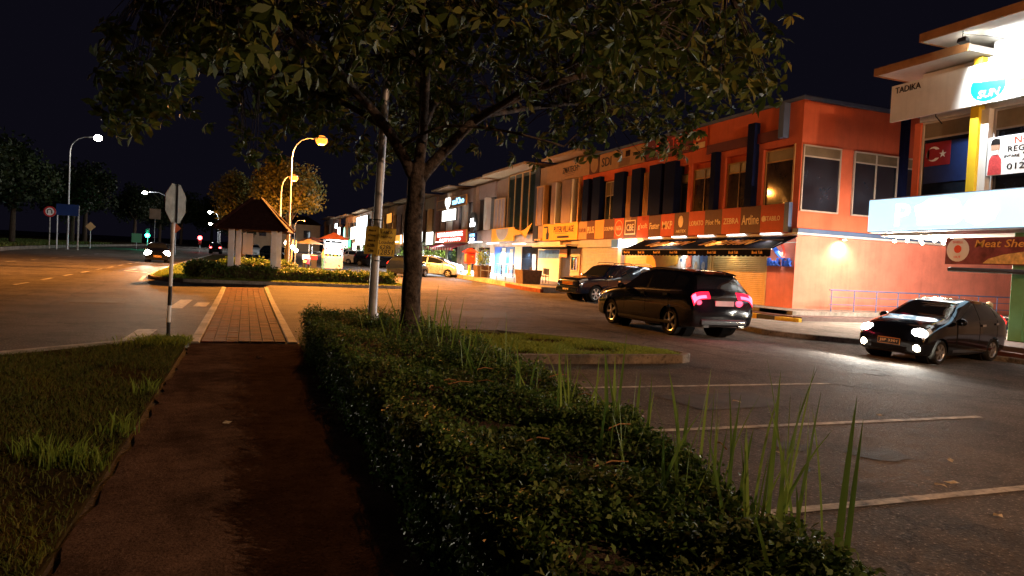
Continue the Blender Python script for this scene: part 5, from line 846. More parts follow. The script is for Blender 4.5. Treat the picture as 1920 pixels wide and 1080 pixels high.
# ------------------------------------------------------------------ vehicles
def pch(xp, fp, x):
    h = np.diff(xp); d = np.diff(fp) / h; m = np.zeros(len(xp)); m[0], m[-1] = d[0], d[-1]
    for i in range(1, len(xp) - 1):
        if d[i - 1] * d[i] > 0: w1, w2 = 2 * h[i] + h[i - 1], h[i] + 2 * h[i - 1]; m[i] = (w1 + w2) / (w1 / d[i - 1] + w2 / d[i])
    k = np.clip(np.searchsorted(xp, x) - 1, 0, len(xp) - 2); t = (x - xp[k]) / h[k]
    return (2 * t ** 3 - 3 * t ** 2 + 1) * fp[k] + (t ** 3 - 2 * t ** 2 + t) * h[k] * m[k] + (-2 * t ** 3 + 3 * t ** 2) * fp[k + 1] + (t ** 3 - t ** 2) * h[k] * m[k + 1]
class Car:
    def __init__(s, st): s.st = np.array(st, float); s.n = len(st)
    def pt(s, S, T):
        S = np.asarray(S, float).ravel(); T = np.asarray(T, float).ravel(); ix = np.arange(s.n, dtype=float); x, zl, zb, zt, wl, wb, wt = [pch(ix, s.st[:, k], S) for k in range(7)]
        Z0 = 0 * x; side = np.where(T > 7, -1., 1.); t = np.where(T > 7, 14 - T, T); g = np.clip((zt - zb) / .3, 0, 1)
        C = [(Z0, zl), (wl * .86, zl), (wl, zl + .07), (wb, zl + (zb - zl) * .55), (wb * .975, zb), (wt + .0, zt - .05 * g - .01), (wt * .72, zt), (Z0, zt + .012)]
        Y = np.stack([c[0] for c in C]); Z = np.stack([c[1] for c in C]); k = np.clip(np.floor(t).astype(int), 0, 6); f = t - k; ar = np.arange(len(x))
        def cr(A):
            p1, p2 = A[k, ar], A[k + 1, ar]; p0 = np.where(k > 0, A[np.maximum(k - 1, 0), ar], p1); p3 = np.where(k < 6, A[np.minimum(k + 2, 7), ar], p2)
            m1, m2 = (p2 - p0) * .32, (p3 - p1) * .32; return (2 * f ** 3 - 3 * f ** 2 + 1) * p1 + (f ** 3 - 2 * f ** 2 + f) * m1 + (-2 * f ** 3 + 3 * f ** 2) * p2 + (f ** 3 - f ** 2) * m2
        return np.stack([x, np.maximum(cr(Y), 0) * side, cr(Z)], 1)
    def nrm(s, S, T):
        e = .02; S = np.asarray(S, float).ravel(); T = np.asarray(T, float).ravel(); a = s.pt(np.clip(S + e, 0, s.n - 1), T) - s.pt(np.clip(S - e, 0, s.n - 1), T); b = s.pt(S, np.clip(T + e, 0, 14)) - s.pt(S, np.clip(T - e, 0, 14)); n = unit(np.cross(b, a))
        p = s.pt(S, T); out = p - np.stack([p[:, 0] * .8, 0 * p[:, 0], np.full(len(p), .6)], 1); return n * np.sign((n * out).sum(1, keepdims=True) + 1e-9)
    def body(s, t, mat, wheels, rw, ns=130, nt=57):
        S = np.linspace(0, s.n - 1, ns); T = np.linspace(0, 14, nt); A, B = np.meshgrid(S, T, indexing='ij'); P = s.pt(A, B).reshape(ns, nt, 3)
        for wx in wheels:
            d = np.hypot(P[..., 0] - wx, P[..., 2] - rw * .98); side = (np.abs(P[..., 1]) > .5) & (P[..., 2] < rw * 2.4); Ra = rw * 1.16
            near = side & (np.abs(d - Ra) < .045); k = (Ra / np.maximum(d, .01)); P[..., 0] = np.where(near, wx + (P[..., 0] - wx) * k, P[..., 0]); P[..., 2] = np.where(near, rw * .98 + (P[..., 2] - rw * .98) * k, P[..., 2])
        F = []
        for i in range(ns - 1):
            for j in range(nt - 1):
                c = (P[i, j] + P[i + 1, j] + P[i, j + 1] + P[i + 1, j + 1]) / 4
                if any(math.hypot(c[0] - wx, c[2] - rw * .98) < rw * 1.15 for wx in wheels) and abs(c[1]) > .5: continue
                F.append((i * nt + j, i * nt + j + 1, (i + 1) * nt + j + 1, (i + 1) * nt + j))
        F += [tuple(range(nt - 1)), tuple((ns - 1) * nt + j for j in range(nt - 1))[::-1]]
        mb = MB().add(P.reshape(-1, 3), F); b = mb.build('body', mat, t, smooth=True, local=True)
        for wx in wheels:
            for sd in (-1, 1): MB().lathe([(rw * 1.17, 0), (rw * 1.17, .26)], (wx, (.44 if sd > 0 else -.70), rw * .98), 18, 'y').build('wheel_well', 'well', b)
        return b
    def patch(s, name, t, s0, s1, t0, t1, mat, off=.006, ns=8, nt=6, skew=0., parent=None, taper=0.):
        u, v = np.meshgrid(np.linspace(0, 1, ns), np.linspace(0, 1, nt), indexing='ij'); S = s0 + (s1 - s0) * u + skew * v; T = t0 + (t1 - t0) * (v * (1 - taper * u) + taper * u * .5); P = s.pt(S, T); N = s.nrm(S, T); Q = P + N * off; B = P - N * .012
        q = lambda i, j: i * nt + j; F = [(q(i, j), q(i, j + 1), q(i + 1, j + 1), q(i + 1, j)) for i in range(ns - 1) for j in range(nt - 1)]
        ring = [q(i, 0) for i in range(ns)] + [q(ns - 1, j) for j in range(1, nt)] + [q(i, nt - 1) for i in range(ns - 2, -1, -1)] + [q(0, j) for j in range(nt - 2, 0, -1)]; m = ns * nt; L = len(ring)
        F += [(ring[k], ring[(k + 1) % L], m + ring[(k + 1) % L], m + ring[k]) for k in range(L)]
        return MB().add(np.concatenate([Q, B]), F).build(name, mat, parent or t, smooth=True, local=True)
    def both(s, name, t, s0, s1, t0, t1, mat, **k):
        a = s.patch(name, t, s0, s1, t0, t1, mat, **k); b = s.patch(name, t, s0, s1, 14 - t0, 14 - t1, mat, **k); return a, b
WM = {}
def wheel_meshes(r, spokes, w=.2):
    if (r, spokes) in WM: return WM[(r, spokes)]
    ty = MB().lathe([(r * .66, -w / 2 + .02), (r * .9, -w / 2), (r * .985, -w / 2 + .03), (r, 0), (r * .985, w / 2 - .03), (r * .9, w / 2), (r * .66, w / 2 - .02), (r * .62, w / 2 - .06)], (0, 0, 0), 28, 'y').mesh('tyre', 'tyre', smooth=True)
    rm = MB(); n = 28
    for k in range(n):
        a, b = 6.283 * k / n, 6.283 * (k + 1) / n; rm.add([(r * q * math.cos(x), y, r * q * math.sin(x)) for x in (a, b) for q, y in ((.67, w / 2 - .015), (.60, w / 2 - .03), (.60, -w / 2 + .03))], [(0, 3, 4, 1), (1, 4, 5, 2)])
    for k in range(spokes):
        a = 6.283 * k / spokes; c, s = math.cos(a), math.sin(a); rm.hexa([(c * u - s * v, y, s * u + c * v) for y in (w / 2 - .055, w / 2 - .02) for u, v in ((r * .1, -.028), (r * .62, -.02 - .012), (r * .62, .02 + .012), (r * .1, .028))])
    rm.lathe([(.07, w / 2 - .06), (.07, w / 2 - .015), (.03, w / 2 - .008)], (0, 0, 0), 12, 'y'); rme = rm.mesh('rim', 'alloy', smooth=True)
    bk = MB().lathe([(r * .62, 0), (r * .62, .02)], (0, -.01, 0), 20, 'y').mesh('brake_disc', 'well'); WM[(r, spokes)] = (ty, rme, bk); return WM[(r, spokes)]
def put_wheels(t, xs, hy, r, spokes):
    ty, rm, bk = wheel_meshes(r, spokes)
    for x in xs:
        for sd in (1, -1):
            o = bpy.data.objects.new('wheel', ty); COL.objects.link(o); o.parent = t; o.location = (x, sd * hy, r); o.rotation_euler = (0, 0, 0 if sd > 0 else math.pi)
            for nm, me in (('rim', rm), ('brake_disc', bk)): q = bpy.data.objects.new(nm, me); COL.objects.link(q); q.parent = o
def lbox(name, mat, t, x0, x1, y0, y1, z0, z1, bevel=0): return MB().box(x0, x1, y0, y1, z0, z1).build(name, mat, t, bevel=bevel, local=True)
def mirrors(t, x, y, z, mat):
    for sd in (1, -1): MB().sphere((x, sd * (y + .1), z), 1, 10, 6, (.07, .13, .085)).build('mirror', mat, t, smooth='all', local=True)
def plate(t, x, z, txt, sd=1, w=.46, frame=None):
    p = lbox('number_plate', 'black_print', t, x - .01, x + .01, -w / 2, w / 2, z - .06, z + .06)
    letters(txt, (x + .011 * sd, 0, z), ((0, sd, 0), (0, 0, 1)), w * .85, .075, 'cream_print', p, .002)
    if frame: lbox('plate_frame', frame, p, x - .012, x - .002, -w / 2 - .015, w / 2 + .015, z - .075, z + .075)
def place(t, x, y, head):   # head: direction vector the nose points to; tilt with ground
    t.location = (x, y, zg(x, y)); a = math.atan2(head[1], head[0]); d = Vector((head[0], head[1])).normalized(); l = Vector((-d.y, d.x))
    p = math.atan2(zg(x + d.x, y + d.y) - zg(x - d.x, y - d.y), 2); r = math.atan2(zg(x + l.x, y + l.y) - zg(x - l.x, y - l.y), 2); t.rotation_euler = (r, -p, a)
HATCH = [(1.93, .36, .50, .62, .40, .50, .42), (1.90, .26, .56, .72, .66, .74, .60), (1.76, .20, .66, .84, .78, .82, .68), (1.35, .19, .82, .97, .81, .845, .72), (.92, .19, .92, 1.06, .82, .85, .72), (.12, .19, .95, 1.43, .82, .85, .60), (-.5, .19, .97, 1.51, .82, .85, .60), (-1.15, .20, 1.0, 1.48, .82, .85, .58), (-1.60, .22, 1.03, 1.40, .82, .84, .55), (-1.82, .25, 1.0, 1.12, .80, .82, .68), (-1.90, .30, .78, .92, .74, .79, .68), (-1.93, .40, .6, .72, .55, .62, .5)]
def hatch(label, paint, group=None, lit=False):
    t = thing('car', label, 'car', (0, 0, 0), group); c = Car(HATCH); c.body(t, paint, (1.25, -1.2), .29); put_wheels(t, (1.25, -1.2), .745, .29, 6)
    c.patch('windscreen', t, 4.12, 4.95, 5.2, 8.8, 'car_glass', nt=12); c.both('side_window', t, 4.45, 5.85, 4.16, 4.86, 'car_glass', ns=14); c.both('side_window', t, 6.0, 7.3, 4.16, 4.86, 'car_glass', ns=12); c.both('side_window', t, 7.4, 7.9, 4.22, 4.84, 'car_glass', taper=.5); c.patch('rear_window', t, 8.1, 8.9, 5.4, 8.6, 'car_glass', nt=10)
    hl = c.both('headlight', t, 1.25, 2.45, 4.0, 4.95, 'lens_clear', off=.008, taper=.35); c.both('tail_light', t, 8.7, 9.6, 4.0, 4.8, 'tail_dim' if lit else 'lens_red', off=.008)
    for a, b in ((5.92, 5.93), (4.42, 4.45), (7.33, 7.35)): c.both('door_gap', t, a, b + .025, 2.6, 4.1, 'well', off=.002, ns=2, nt=10)
    c.both('door_handle', t, 6.05, 6.3, 3.72, 3.85, 'chrome', off=.03, ns=3, nt=3); c.both('door_handle', t, 7.1, 7.35, 3.72, 3.85, 'chrome', off=.03, ns=3, nt=3); c.both('sill_trim', t, 4.3, 7.2, 2.02, 2.3, 'chrome' if lit else 'trim', off=.004, ns=12)
    lbox('grille', 'trim', t, 1.88, 1.915, -.5, .5, .56, .64); lbox('lower_grille', 'well', t, 1.90, 1.945, -.42, .42, .28, .38); lbox('grille_bar', 'chrome', t, 1.90, 1.925, -.22, .22, .595, .605); plate(t, 1.955, .48, 'JSP 3301', 1, .5, 'sign_amber'); mirrors(t, .62, .84, 1.0, paint)
    if lit:
        for sd in (1, -1):
            h = MB().sphere((1.79, sd * .60, .71), 1, 12, 8, (.13, .19, .12)).build('lamp_bulb', 'headlight_on', hl[0 if sd > 0 else 1], smooth='all', local=True); f = MB().sphere((1.86, sd * .62, .40), .12, 12, 8, (.6, 1, 1)).build('fog_light', 'headlight_warm', t, smooth='all', local=True)
            l = lamp('headlight_beam', 'SPOT', (0, 0, 0), 450, (1, .96, .86), .06, None, None, 125, 1.); l.parent = t; l.location = (1.99, sd * .6, .66); l.rotation_euler = (math.radians(80), 0, math.radians(-90))
    return t
SUV = [(2.42, .42, .62, .78, .50, .62, .52), (2.38, .30, .72, .90, .80, .86, .72), (2.2, .24, .84, 1.02, .92, .95, .80), (1.6, .22, .98, 1.12, .95, .985, .84), (1.05, .22, 1.06, 1.20, .95, .985, .84), (.25, .22, 1.09, 1.62, .95, .985, .70), (-.4, .22, 1.11, 1.73, .95, .985, .70), (-1.3, .23, 1.13, 1.71, .95, .985, .68), (-1.95, .26, 1.16, 1.62, .95, .97, .65), (-2.26, .30, 1.10, 1.22, .92, .95, .78), (-2.38, .36, .86, 1.02, .86, .92, .78), (-2.42, .45, .70, .82, .66, .74, .6)]
def suv(label, paint, braking=False):
    t = thing('car', label, 'car'); c = Car(SUV); c.body(t, paint, (1.48, -1.46), .37); put_wheels(t, (1.48, -1.46), .86, .37, 5)
    c.patch('windscreen', t, 4.12, 4.95, 5.2, 8.8, 'car_glass', nt=12); c.both('side_window', t, 4.45, 5.85, 4.16, 4.86, 'car_glass', ns=14); c.both('side_window', t, 6.0, 7.1, 4.16, 4.86, 'car_glass', ns=12); c.both('side_window', t, 7.2, 7.95, 4.2, 4.84, 'car_glass', taper=.4); c.patch('rear_window', t, 8.12, 8.9, 5.3, 8.7, 'car_glass', nt=10)
    tl = c.both('tail_light', t, 9.15, 10.05, 3.85, 6.3, 'tail_halo' if braking else 'lens_red', off=.006); c.both('headlight', t, 1.3, 2.4, 4.0, 4.8, 'lens_clear', off=.008)
    for a in (4.42, 5.92, 7.15): c.both('door_gap', t, a, a + .02, 2.6, 4.1, 'well', off=.002, ns=2, nt=10)
    for a in (5.6, 6.85): c.both('door_handle', t, a, a + .25, 3.72, 3.85, 'chrome', off=.03, ns=3, nt=3)
    c.both('window_trim', t, 4.5, 7.95, 4.02, 4.09, 'chrome', off=.008, ns=16, nt=2); c.both('sill_trim', t, 4.0, 7.2, 2.02, 2.25, 'trim', off=.006, ns=12); c.both('roof_rail', t, 5.4, 7.9, 5.15, 5.28, 'chrome', off=.04, ns=12, nt=3)
    lbox('rear_bumper_trim', 'trim', t, -2.45, -2.38, -.7, .7, .36, .50, .02); lbox('bumper_strip', 'chrome', t, -2.455, -2.44, -.62, .62, .44, .455); MB().hexa([(-1.9, -.62, 1.62), (-2.12, -.55, 1.6), (-2.12, .55, 1.6), (-1.9, .62, 1.62), (-1.9, -.62, 1.66), (-2.12, -.55, 1.625), (-2.12, .55, 1.625), (-1.9, .62, 1.66)]).build('spoiler', paint, t, local=True)
    p = lbox('number_plate', 'grey_wall', t, -2.425, -2.40, -.28, .28, .84, .97); lbox('exhaust', 'chrome', t, -2.44, -2.36, -.62, -.46, .30, .36); lbox('exhaust', 'chrome', t, -2.44, -2.36, .46, .62, .30, .36); mirrors(t, .78, .97, 1.16, paint)
    if braking:
        for k, sd in enumerate((1, -1)):
            m = (lambda q: q) if k == 0 else (lambda q: 14 - q)
            c.patch('light_bar', t, 9.60, 9.97, m(4.15), m(6.1), 'tail_on', off=.016, nt=10, parent=tl[k]); c.patch('light_bar', t, 9.25, 9.62, m(4.0), m(4.75), 'tail_on', off=.016, parent=tl[k])
            l = lamp('brake_glow', 'POINT', (0, 0, 0), 14, (1, .06, .12), .1, None); l.parent = t; l.location = (-2.6, sd * .65, .98)
    return t
PICK = [(2.58, .52, .72, .86, .55, .62, .55), (2.54, .40, .84, .98, .80, .84, .72), (2.35, .36, .94, 1.08, .86, .89, .78), (1.7, .36, 1.04, 1.16, .88, .905, .80), (1.2, .36, 1.08, 1.20, .88, .91, .80), (.55, .36, 1.10, 1.68, .88, .91, .66), (0, .36, 1.12, 1.78, .88, .91, .66), (-.85, .36, 1.13, 1.79, .88, .91, .66), (-1.6, .38, 1.14, 1.78, .88, .91, .66), (-2.3, .42, 1.14, 1.74, .88, .91, .66), (-2.5, .46, 1.10, 1.66, .86, .90, .64), (-2.56, .55, 1.0, 1.1, .8, .85, .7)]
def pickup(label):
    t = thing('pickup', label, 'pickup'); c = Car(PICK); c.body(t, 'paint_navy', (1.55, -1.5), .385); put_wheels(t, (1.55, -1.5), .80, .385, 6); c.patch('windscreen', t, 4.12, 4.95, 5.2, 8.8, 'car_glass', nt=12)
    c.both('side_window', t, 4.5, 5.9, 4.16, 4.86, 'car_glass', ns=14); c.both('side_window', t, 6.05, 7.05, 4.16, 4.86, 'car_glass', ns=10); c.both('canopy_window', t, 7.6, 8.6, 4.2, 4.8, 'poster_brown', ns=8); c.both('canopy_window', t, 8.7, 9.5, 4.2, 4.8, 'car_glass', ns=8)
    c.both('headlight', t, 1.3, 2.5, 4.0, 4.95, 'lens_clear', off=.01, taper=.3); c.both('wheel_arch_flare', t, 2.55, 2.56, 2.2, 3.2, 'paint_navy', off=.01, ns=2)
    for a in (4.45, 5.97, 7.1): c.both('door_gap', t, a, a + .02, 2.4, 4.1, 'well', off=.002, ns=2, nt=10)
    for a in (5.55, 6.75): c.both('door_handle', t, a, a + .25, 3.6, 3.75, 'chrome', off=.03, ns=3, nt=3)
    lbox('grille', 'chrome', t, 2.53, 2.575, -.42, .42, .74, .93, .01)
    for k in range(3): lbox('grille_bar', 'amber_reflect', t, 2.57, 2.585, -.4, .4, .765 + k * .055, .785 + k * .055)  # orange reflections in the grille painted as amber bars
    lbox('bumper', 'paint_navy', t, 2.5, 2.66, -.8, .8, .42, .62, .03); plate(t, 2.67, .55, 'WXY 8')
    for sd in (1, -1): lbox('side_step', 'chrome', t, -1.0, 1.0, sd * .93 - .06, sd * .93 + .06, .40, .44); rod('roof_rack', 'black_paint', t, [(.3, sd * .6, 1.80), (.2, sd * .6, 1.86), (-.75, sd * .6, 1.87), (-.85, sd * .6, 1.81)], .018, 6, True); rod('roof_rack', 'black_paint', t, [(-1.0, sd * .6, 1.80), (-1.1, sd * .6, 1.86), (-2.1, sd * .6, 1.84), (-2.2, sd * .6, 1.76)], .018, 6, True)
    mirrors(t, .85, .93, 1.2, 'chrome'); return t
MPV = [(2.12, .38, .54, .66, .42, .52, .44), (2.08, .28, .62, .80, .68, .76, .62), (1.95, .22, .74, .94, .80, .84, .70), (1.55, .20, .90, 1.08, .82, .86, .74), (1.2, .20, .98, 1.16, .83, .865, .74), (.2, .20, 1.0, 1.52, .83, .865, .62), (-.6, .20, 1.02, 1.62, .83, .865, .62), (-1.4, .21, 1.04, 1.60, .83, .865, .60), (-1.85, .24, 1.06, 1.52, .83, .855, .57), (-2.05, .27, 1.02, 1.14, .81, .84, .70), (-2.10, .32, .78, .92, .76, .80, .68), (-2.13, .42, .6, .72, .55, .62, .5)]
def mpv(label, paint, group=None):
    t = thing('car', label, 'car', (0, 0, 0), group); c = Car(MPV); c.body(t, paint, (1.32, -1.35), .30); put_wheels(t, (1.32, -1.35), .755, .30, 5); c.patch('windscreen', t, 4.1, 4.95, 5.2, 8.8, 'car_glass', nt=12)
    c.both('side_window', t, 4.4, 5.75, 4.16, 4.86, 'car_glass', ns=14); c.both('side_window', t, 5.9, 7.0, 4.16, 4.86, 'car_glass', ns=10); c.both('side_window', t, 7.1, 7.95, 4.18, 4.84, 'car_glass', ns=8); c.patch('rear_window', t, 8.1, 8.9, 5.4, 8.6, 'car_glass', nt=10)
    c.both('headlight', t, 1.25, 2.5, 4.0, 4.95, 'lens_clear', off=.01, taper=.3); c.both('tail_light', t, 8.3, 9.5, 3.9, 4.85, 'lens_red', off=.01)
    for a in (4.38, 5.82, 7.05): c.both('door_gap', t, a, a + .02, 2.6, 4.1, 'well', off=.002, ns=2, nt=10)
    for a in (5.5, 6.75): c.both('door_handle', t, a, a + .25, 3.72, 3.85, 'chrome', off=.03, ns=3, nt=3)
    lbox('grille', 'trim', t, 2.06, 2.10, -.5, .5, .58, .66); plate(t, 2.14, .48, 'WXY 8'); lbox('rear_plate', 'black_print', t, -2.145, -2.12, -.25, .25, .62, .74); mirrors(t, .85, .86, 1.06, paint); return t
o = hatch('black hatchback with blazing headlights and fog lights on the right', 'paint_black', lit=True); place(o, 16.16, 12.75, (-.98, -.19))
o = suv('black sport utility car seen from behind with red brake lights on', 'paint_black', True); place(o, 11.15, 17.0, (-.03, 1.0))
o = pickup('dark blue double-cab pickup with canopy parked nose out'); place(o, 16.65, 30.55, (-.975, -.22))
m0 = mpv('silver people carrier parked by the shops just right of the tree trunk', 'paint_silver'); place(m0, 14.2, 54.6, (.80, -.60))
o = hatch('dark hatchback with glinting bodywork behind the tree trunk', 'paint_navy'); place(o, 11.3, 51.6, (.62, .78))
FAR = [(13.6, 71.5, (.8, -.6), 'paint_black', 'black car parked just right of the notice pole'), (12.9, 75.5, (.8, -.6), 'paint_navy', 'dark car parked behind the notice pole'), (12.4, 80.5, (.8, -.6), 'paint_white', 'white van-like car parked left of the notice pole'), (11.6, 86, (.8, -.6), 'paint_black', 'dark car parked behind the lit food stall'), (12.2, 93, (.8, -.6), 'paint_silver', 'silver car furthest along the row of parked cars'), (1.0, 100, (.1, -1), 'paint_white', 'pale car parked far behind the shelter'), (3.4, 84, (.6, -.8), 'paint_black', 'dark car parked behind the umbrellas')]
for x, y, hd, p, l in FAR:
    c = copy_tree(m0); c['label'] = l
    for ch in c.children:
        if ch.name.split('.')[0] in ('body', 'mirror') and p != 'paint_silver': ch.material_slots[0].link = 'OBJECT'; ch.material_slots[0].material = MATS[p]
    place(c, x, y, hd)
# oncoming car
o = hatch('oncoming car with bright headlights on the main road', 'paint_black'); place(o, -6.3, 60.5, (.10, -1.0)); o['label'] = 'oncoming car with bright headlights on the main road'
for sd in (1, -1):
    MB().sphere((1.82, sd * .62, .70), 1, 12, 8, (.12, .26, .2)).build('lamp_bulb', 'headlight_on', o, smooth='all', local=True)
    l = lamp('headlight_beam', 'SPOT', (0, 0, 0), 7000, (1, .90, .70), .08, None, None, 13, .9); l.parent = o; l.location = (2.02, sd * .62, .70); l.rotation_euler = (math.radians(89), 0, math.radians(-90))
o = hatch('far car showing red tail lights at the junction', 'paint_black'); place(o, -3.9, 108, (0, 1))
for sd in (1, -1): MB().sphere((-1.93, sd * .6, .85), 1, 10, 6, (.04, .16, .09)).build('lamp_bulb', 'red_on', o, smooth='all', local=True)
# ------------------------------------------------------------------ people (skin modifier grown along a posed skeleton)
def person(label, loc, rz, joints, edges, mats, regions, hair, scarf=None, sc=1.):
    """joints: list of (x,y,z,r); regions: function z,x,y -> material slot"""
    t = thing('person', label, 'person', loc, None, rz); me = bpy.data.meshes.new('body'); me.from_pydata([j[:3] for j in joints], edges, []); o = bpy.data.objects.new('body', me); COL.objects.link(o)
    m = o.modifiers.new('s', 'SKIN'); m.use_smooth_shade = True
    for i, j in enumerate(joints): me.skin_vertices[0].data[i].radius = (j[3], j[3] * (j[4] if len(j) > 4 else .9)); me.skin_vertices[0].data[i].use_root = i == 0
    sb = o.modifiers.new('u', 'SUBSURF'); sb.levels = 2; sb.render_levels = 2
    dg = bpy.context.evaluated_depsgraph_get(); me2 = bpy.data.meshes.new_from_object(o.evaluated_get(dg)); bpy.data.objects.remove(o)
    for k in mats: me2.materials.append(MATS[k])
    for p in me2.polygons: p.material_index = regions(p.center); p.use_smooth = True
    b = bpy.data.objects.new('body', me2); COL.objects.link(b); b.parent = t
    hx, hy, hz = hair[:3]
    if scarf: MB().sphere((hx, hy, hz), 1, 14, 9, (.125, .12, .155)).build('headscarf', scarf, t, smooth='all', local=True)
    else: MB().sphere((hx - .02, hy, hz + .035), 1, 14, 9, (.105, .095, .105)).build('hair', 'hair', t, smooth='all', local=True)
    for s in (-1, 1): MB().sphere((hx + .098, hy + s * .033, hz), .012, 8, 5).build('eye', 'black_print', t, smooth='all', local=True)
    MB().sphere((hx + .112, hy, hz - .03), 1, 8, 6, (.016, .013, .022)).build('nose', 'skin', t, smooth='all', local=True)
    t.scale = (sc,) * 3; return t
E8 = [(0, 1), (1, 2), (2, 3), (3, 4), (4, 5), (2, 6), (6, 7), (7, 8), (8, 9), (2, 10), (10, 11), (11, 12), (12, 13), (0, 14), (14, 15), (15, 16), (16, 17), (0, 18), (18, 19), (19, 20), (20, 21)]
def seated():
    J = [(0, 0, .52, .13), (.02, 0, .72, .125), (.03, 0, .95, .12), (.05, 0, 1.06, .055), (.07, 0, 1.15, .085), (.085, 0, 1.25, .08)]
    for s in (1, -1): J += [(.03, s * .17, .95, .06), (.10, s * .22, .74, .047), (.30, s * .16, .74, .038), (.40, s * .12, .76, .03)]
    for s in (1, -1): J += [(.05, s * .10, .50, .085), (.42, s * .11, .50, .07), (.42, s * .11, .12, .05), (.52, s * .11, .05, .045)]
    return J
def standing():
    J = [(0, 0, .95, .13), (0, 0, 1.15, .12), (0, 0, 1.38, .12), (.01, 0, 1.48, .055), (.02, 0, 1.57, .085), (.03, 0, 1.66, .08)]
    for s in (1, -1): J += [(0, s * .17, 1.37, .06), (.03, s * .24, 1.12, .047), (.2, s * .2, 1.0, .038), (.28, s * .17, 1.0, .03)]
    for s in (1, -1): J += [(0, s * .09, .9, .09), (.02, s * .10, .5, .065), (0, s * .10, .1, .048), (.12, s * .11, .05, .045)]
    return J
def reg_sit(c): return 0 if c.z > 1.04 or (c.x > .27 and c.z > .68) else 1 if c.z > .62 else 2
def reg_std(c): return 0 if c.z > 1.47 or (c.x > .2 and .9 < c.z < 1.1) else 1 if c.z > .95 else 2
def stool(x, y, z, label):
    t = thing('stool', label, 'stool', (x, y, z), 'stools at the small table'); MB().lathe([(.17, 0), (.17, .04)], (x, y, z + .40), 14).build('seat', 'cloth_red', t)
    for a in (.8, 2.37, 3.93, 5.5): rod('leg', 'cloth_red', t, [(x + .12 * math.cos(a), y + .12 * math.sin(a), z + .41), (x + .17 * math.cos(a), y + .17 * math.sin(a), z)], .015, 6)
pz = zg(21.2, 14.7) + .118
stool(21.1, 14.95, pz, 'red stool under the diner in the pale headscarf'); stool(21.75, 14.35, pz, 'red stool under the diner in dark clothes')
person('seated diner in a pale headscarf behind the black hatchback', (21.1, 14.95, pz - .03), math.radians(-45), seated(), E8, ['skin', 'shirt_dark', 'trousers'], reg_sit, (.085, 0, 1.22), 'scarf', .9)
person('seated diner in dark clothes leaning over the small table by the green pillar', (21.75, 14.35, pz - .03), math.radians(137), seated(), E8, ['skin', 'shirt_dark', 'trousers'], reg_sit, (.085, 0, 1.22), None, .9)
t = thing('table', 'small dark dining table with a plate by the green pillar', 'table', (21.44, 14.64, pz)); box('tabletop', 'black_paint', t, 21.19, 21.69, 14.39, 14.89, pz + .70, pz + .73); rod('leg', 'steel', t, [(21.44, 14.64, pz), (21.44, 14.64, pz + .70)], .03, 8); MB().lathe([(.2, 0), (.2, .02)], (21.44, 14.64, pz), 14).build('foot', 'steel', t)
tag(MB().lathe([(.06, 0), (.13, .025), (.12, .03)], (21.44, 14.64, pz + .731), 14).build('plate', 'white_print'), 'white plate on the small dining table', 'plate')
# bollard by the apron
t = thing('bollard', 'short orange and white bollard on the kerb', 'bollard', (17.0, 14.75, zg(17, 14.75) + .115)); bz = zg(17, 14.75) + .115; MB().tube([(17.0, 14.75, bz), (17.0, 14.75, bz + .30), (17.02, 14.75, bz + .46), (17.0, 14.75, bz + .52)], [.085, .085, .09, .07], 12).build('body', 'sign_tan', t, smooth=True); MB().tube([(17.0, 14.75, bz + .06), (17.0, 14.75, bz + .2)], .09, 12).build('band', 'sign_amber', t, smooth=True)
# ------------------------------------------------------------------ things on the shop walkway
az = zg(16, 50) + .3; t = thing('altar', 'red lacquered altar box on a gold pedestal outside the cafe', 'altar', (15.9, 51.2, az)); ax, ay = 15.9, 51.2
MB().lathe([(.24, 0), (.24, .1), (.15, .2), (.13, .8), (.22, .9)], (ax, ay, az), 10).build('pedestal', 'gold', t); box('box', 'red_lacquer', t, ax - .35, ax + .35, ay - .35, ay + .35, az + .9, az + 1.75, .02)
MB().add([(ax - .55, ay - .55, az + 1.75), (ax + .55, ay - .55, az + 1.75), (ax + .55, ay + .55, az + 1.75), (ax - .55, ay + .55, az + 1.75), (ax - .15, ay - .15, az + 2.05), (ax + .15, ay - .15, az + 2.05), (ax + .15, ay + .15, az + 2.05), (ax - .15, ay + .15, az + 2.05)], [(3, 2, 1, 0), (4, 5, 6, 7), (0, 1, 5, 4), (1, 2, 6, 5), (2, 3, 7, 6), (3, 0, 4, 7)]).build('roof', 'red_lacquer', t)
box('front_panel', 'gold', t, ax - .365, ax - .352, ay - .2, ay + .2, az + 1.05, az + 1.6); lamp('altar_glow', 'POINT', (ax - .8, ay - .6, az + 1.4), 12, (1, .4, .1), .1, t)  # warm point light standing free in front of the altar box
def planter(x, y, label, w=.9, shrub=True):
    z = zg(x, y) + .3; t = thing('planter', label, 'planter', (x, y, z)); MB().hexa([(x - w / 2, y - w / 2, z), (x + w / 2, y - w / 2, z), (x + w / 2, y + w / 2, z), (x - w / 2, y + w / 2, z), (x - w * .6, y - w * .6, z + .85), (x + w * .6, y - w * .6, z + .85), (x + w * .6, y + w * .6, z + .85), (x - w * .6, y + w * .6, z + .85)]).build('pot', 'terracotta', t)
    if shrub:
        s = thing('shrub', 'small leafy shrub growing in the planter by the cafe railing', 'shrub', (x, y, z + .85)); P = np.array([x, y, z + 1.35]) + RNG.normal(0, 1, (420, 3)) * np.array([.28, .28, .3]); tag(link('foliage', fastmesh('foliage', leaves(P, RNG.normal(0, 1, (420, 3)), .16, .07, .5), 4, 'grass_leaf'), s), kind='stuff')
        for a in (0, 2.1, 4.2): rod('stem', 'bark_dark', s, [(x, y, z + .8), (x + .2 * math.cos(a), y + .2 * math.sin(a), z + 1.4)], .015, 5)
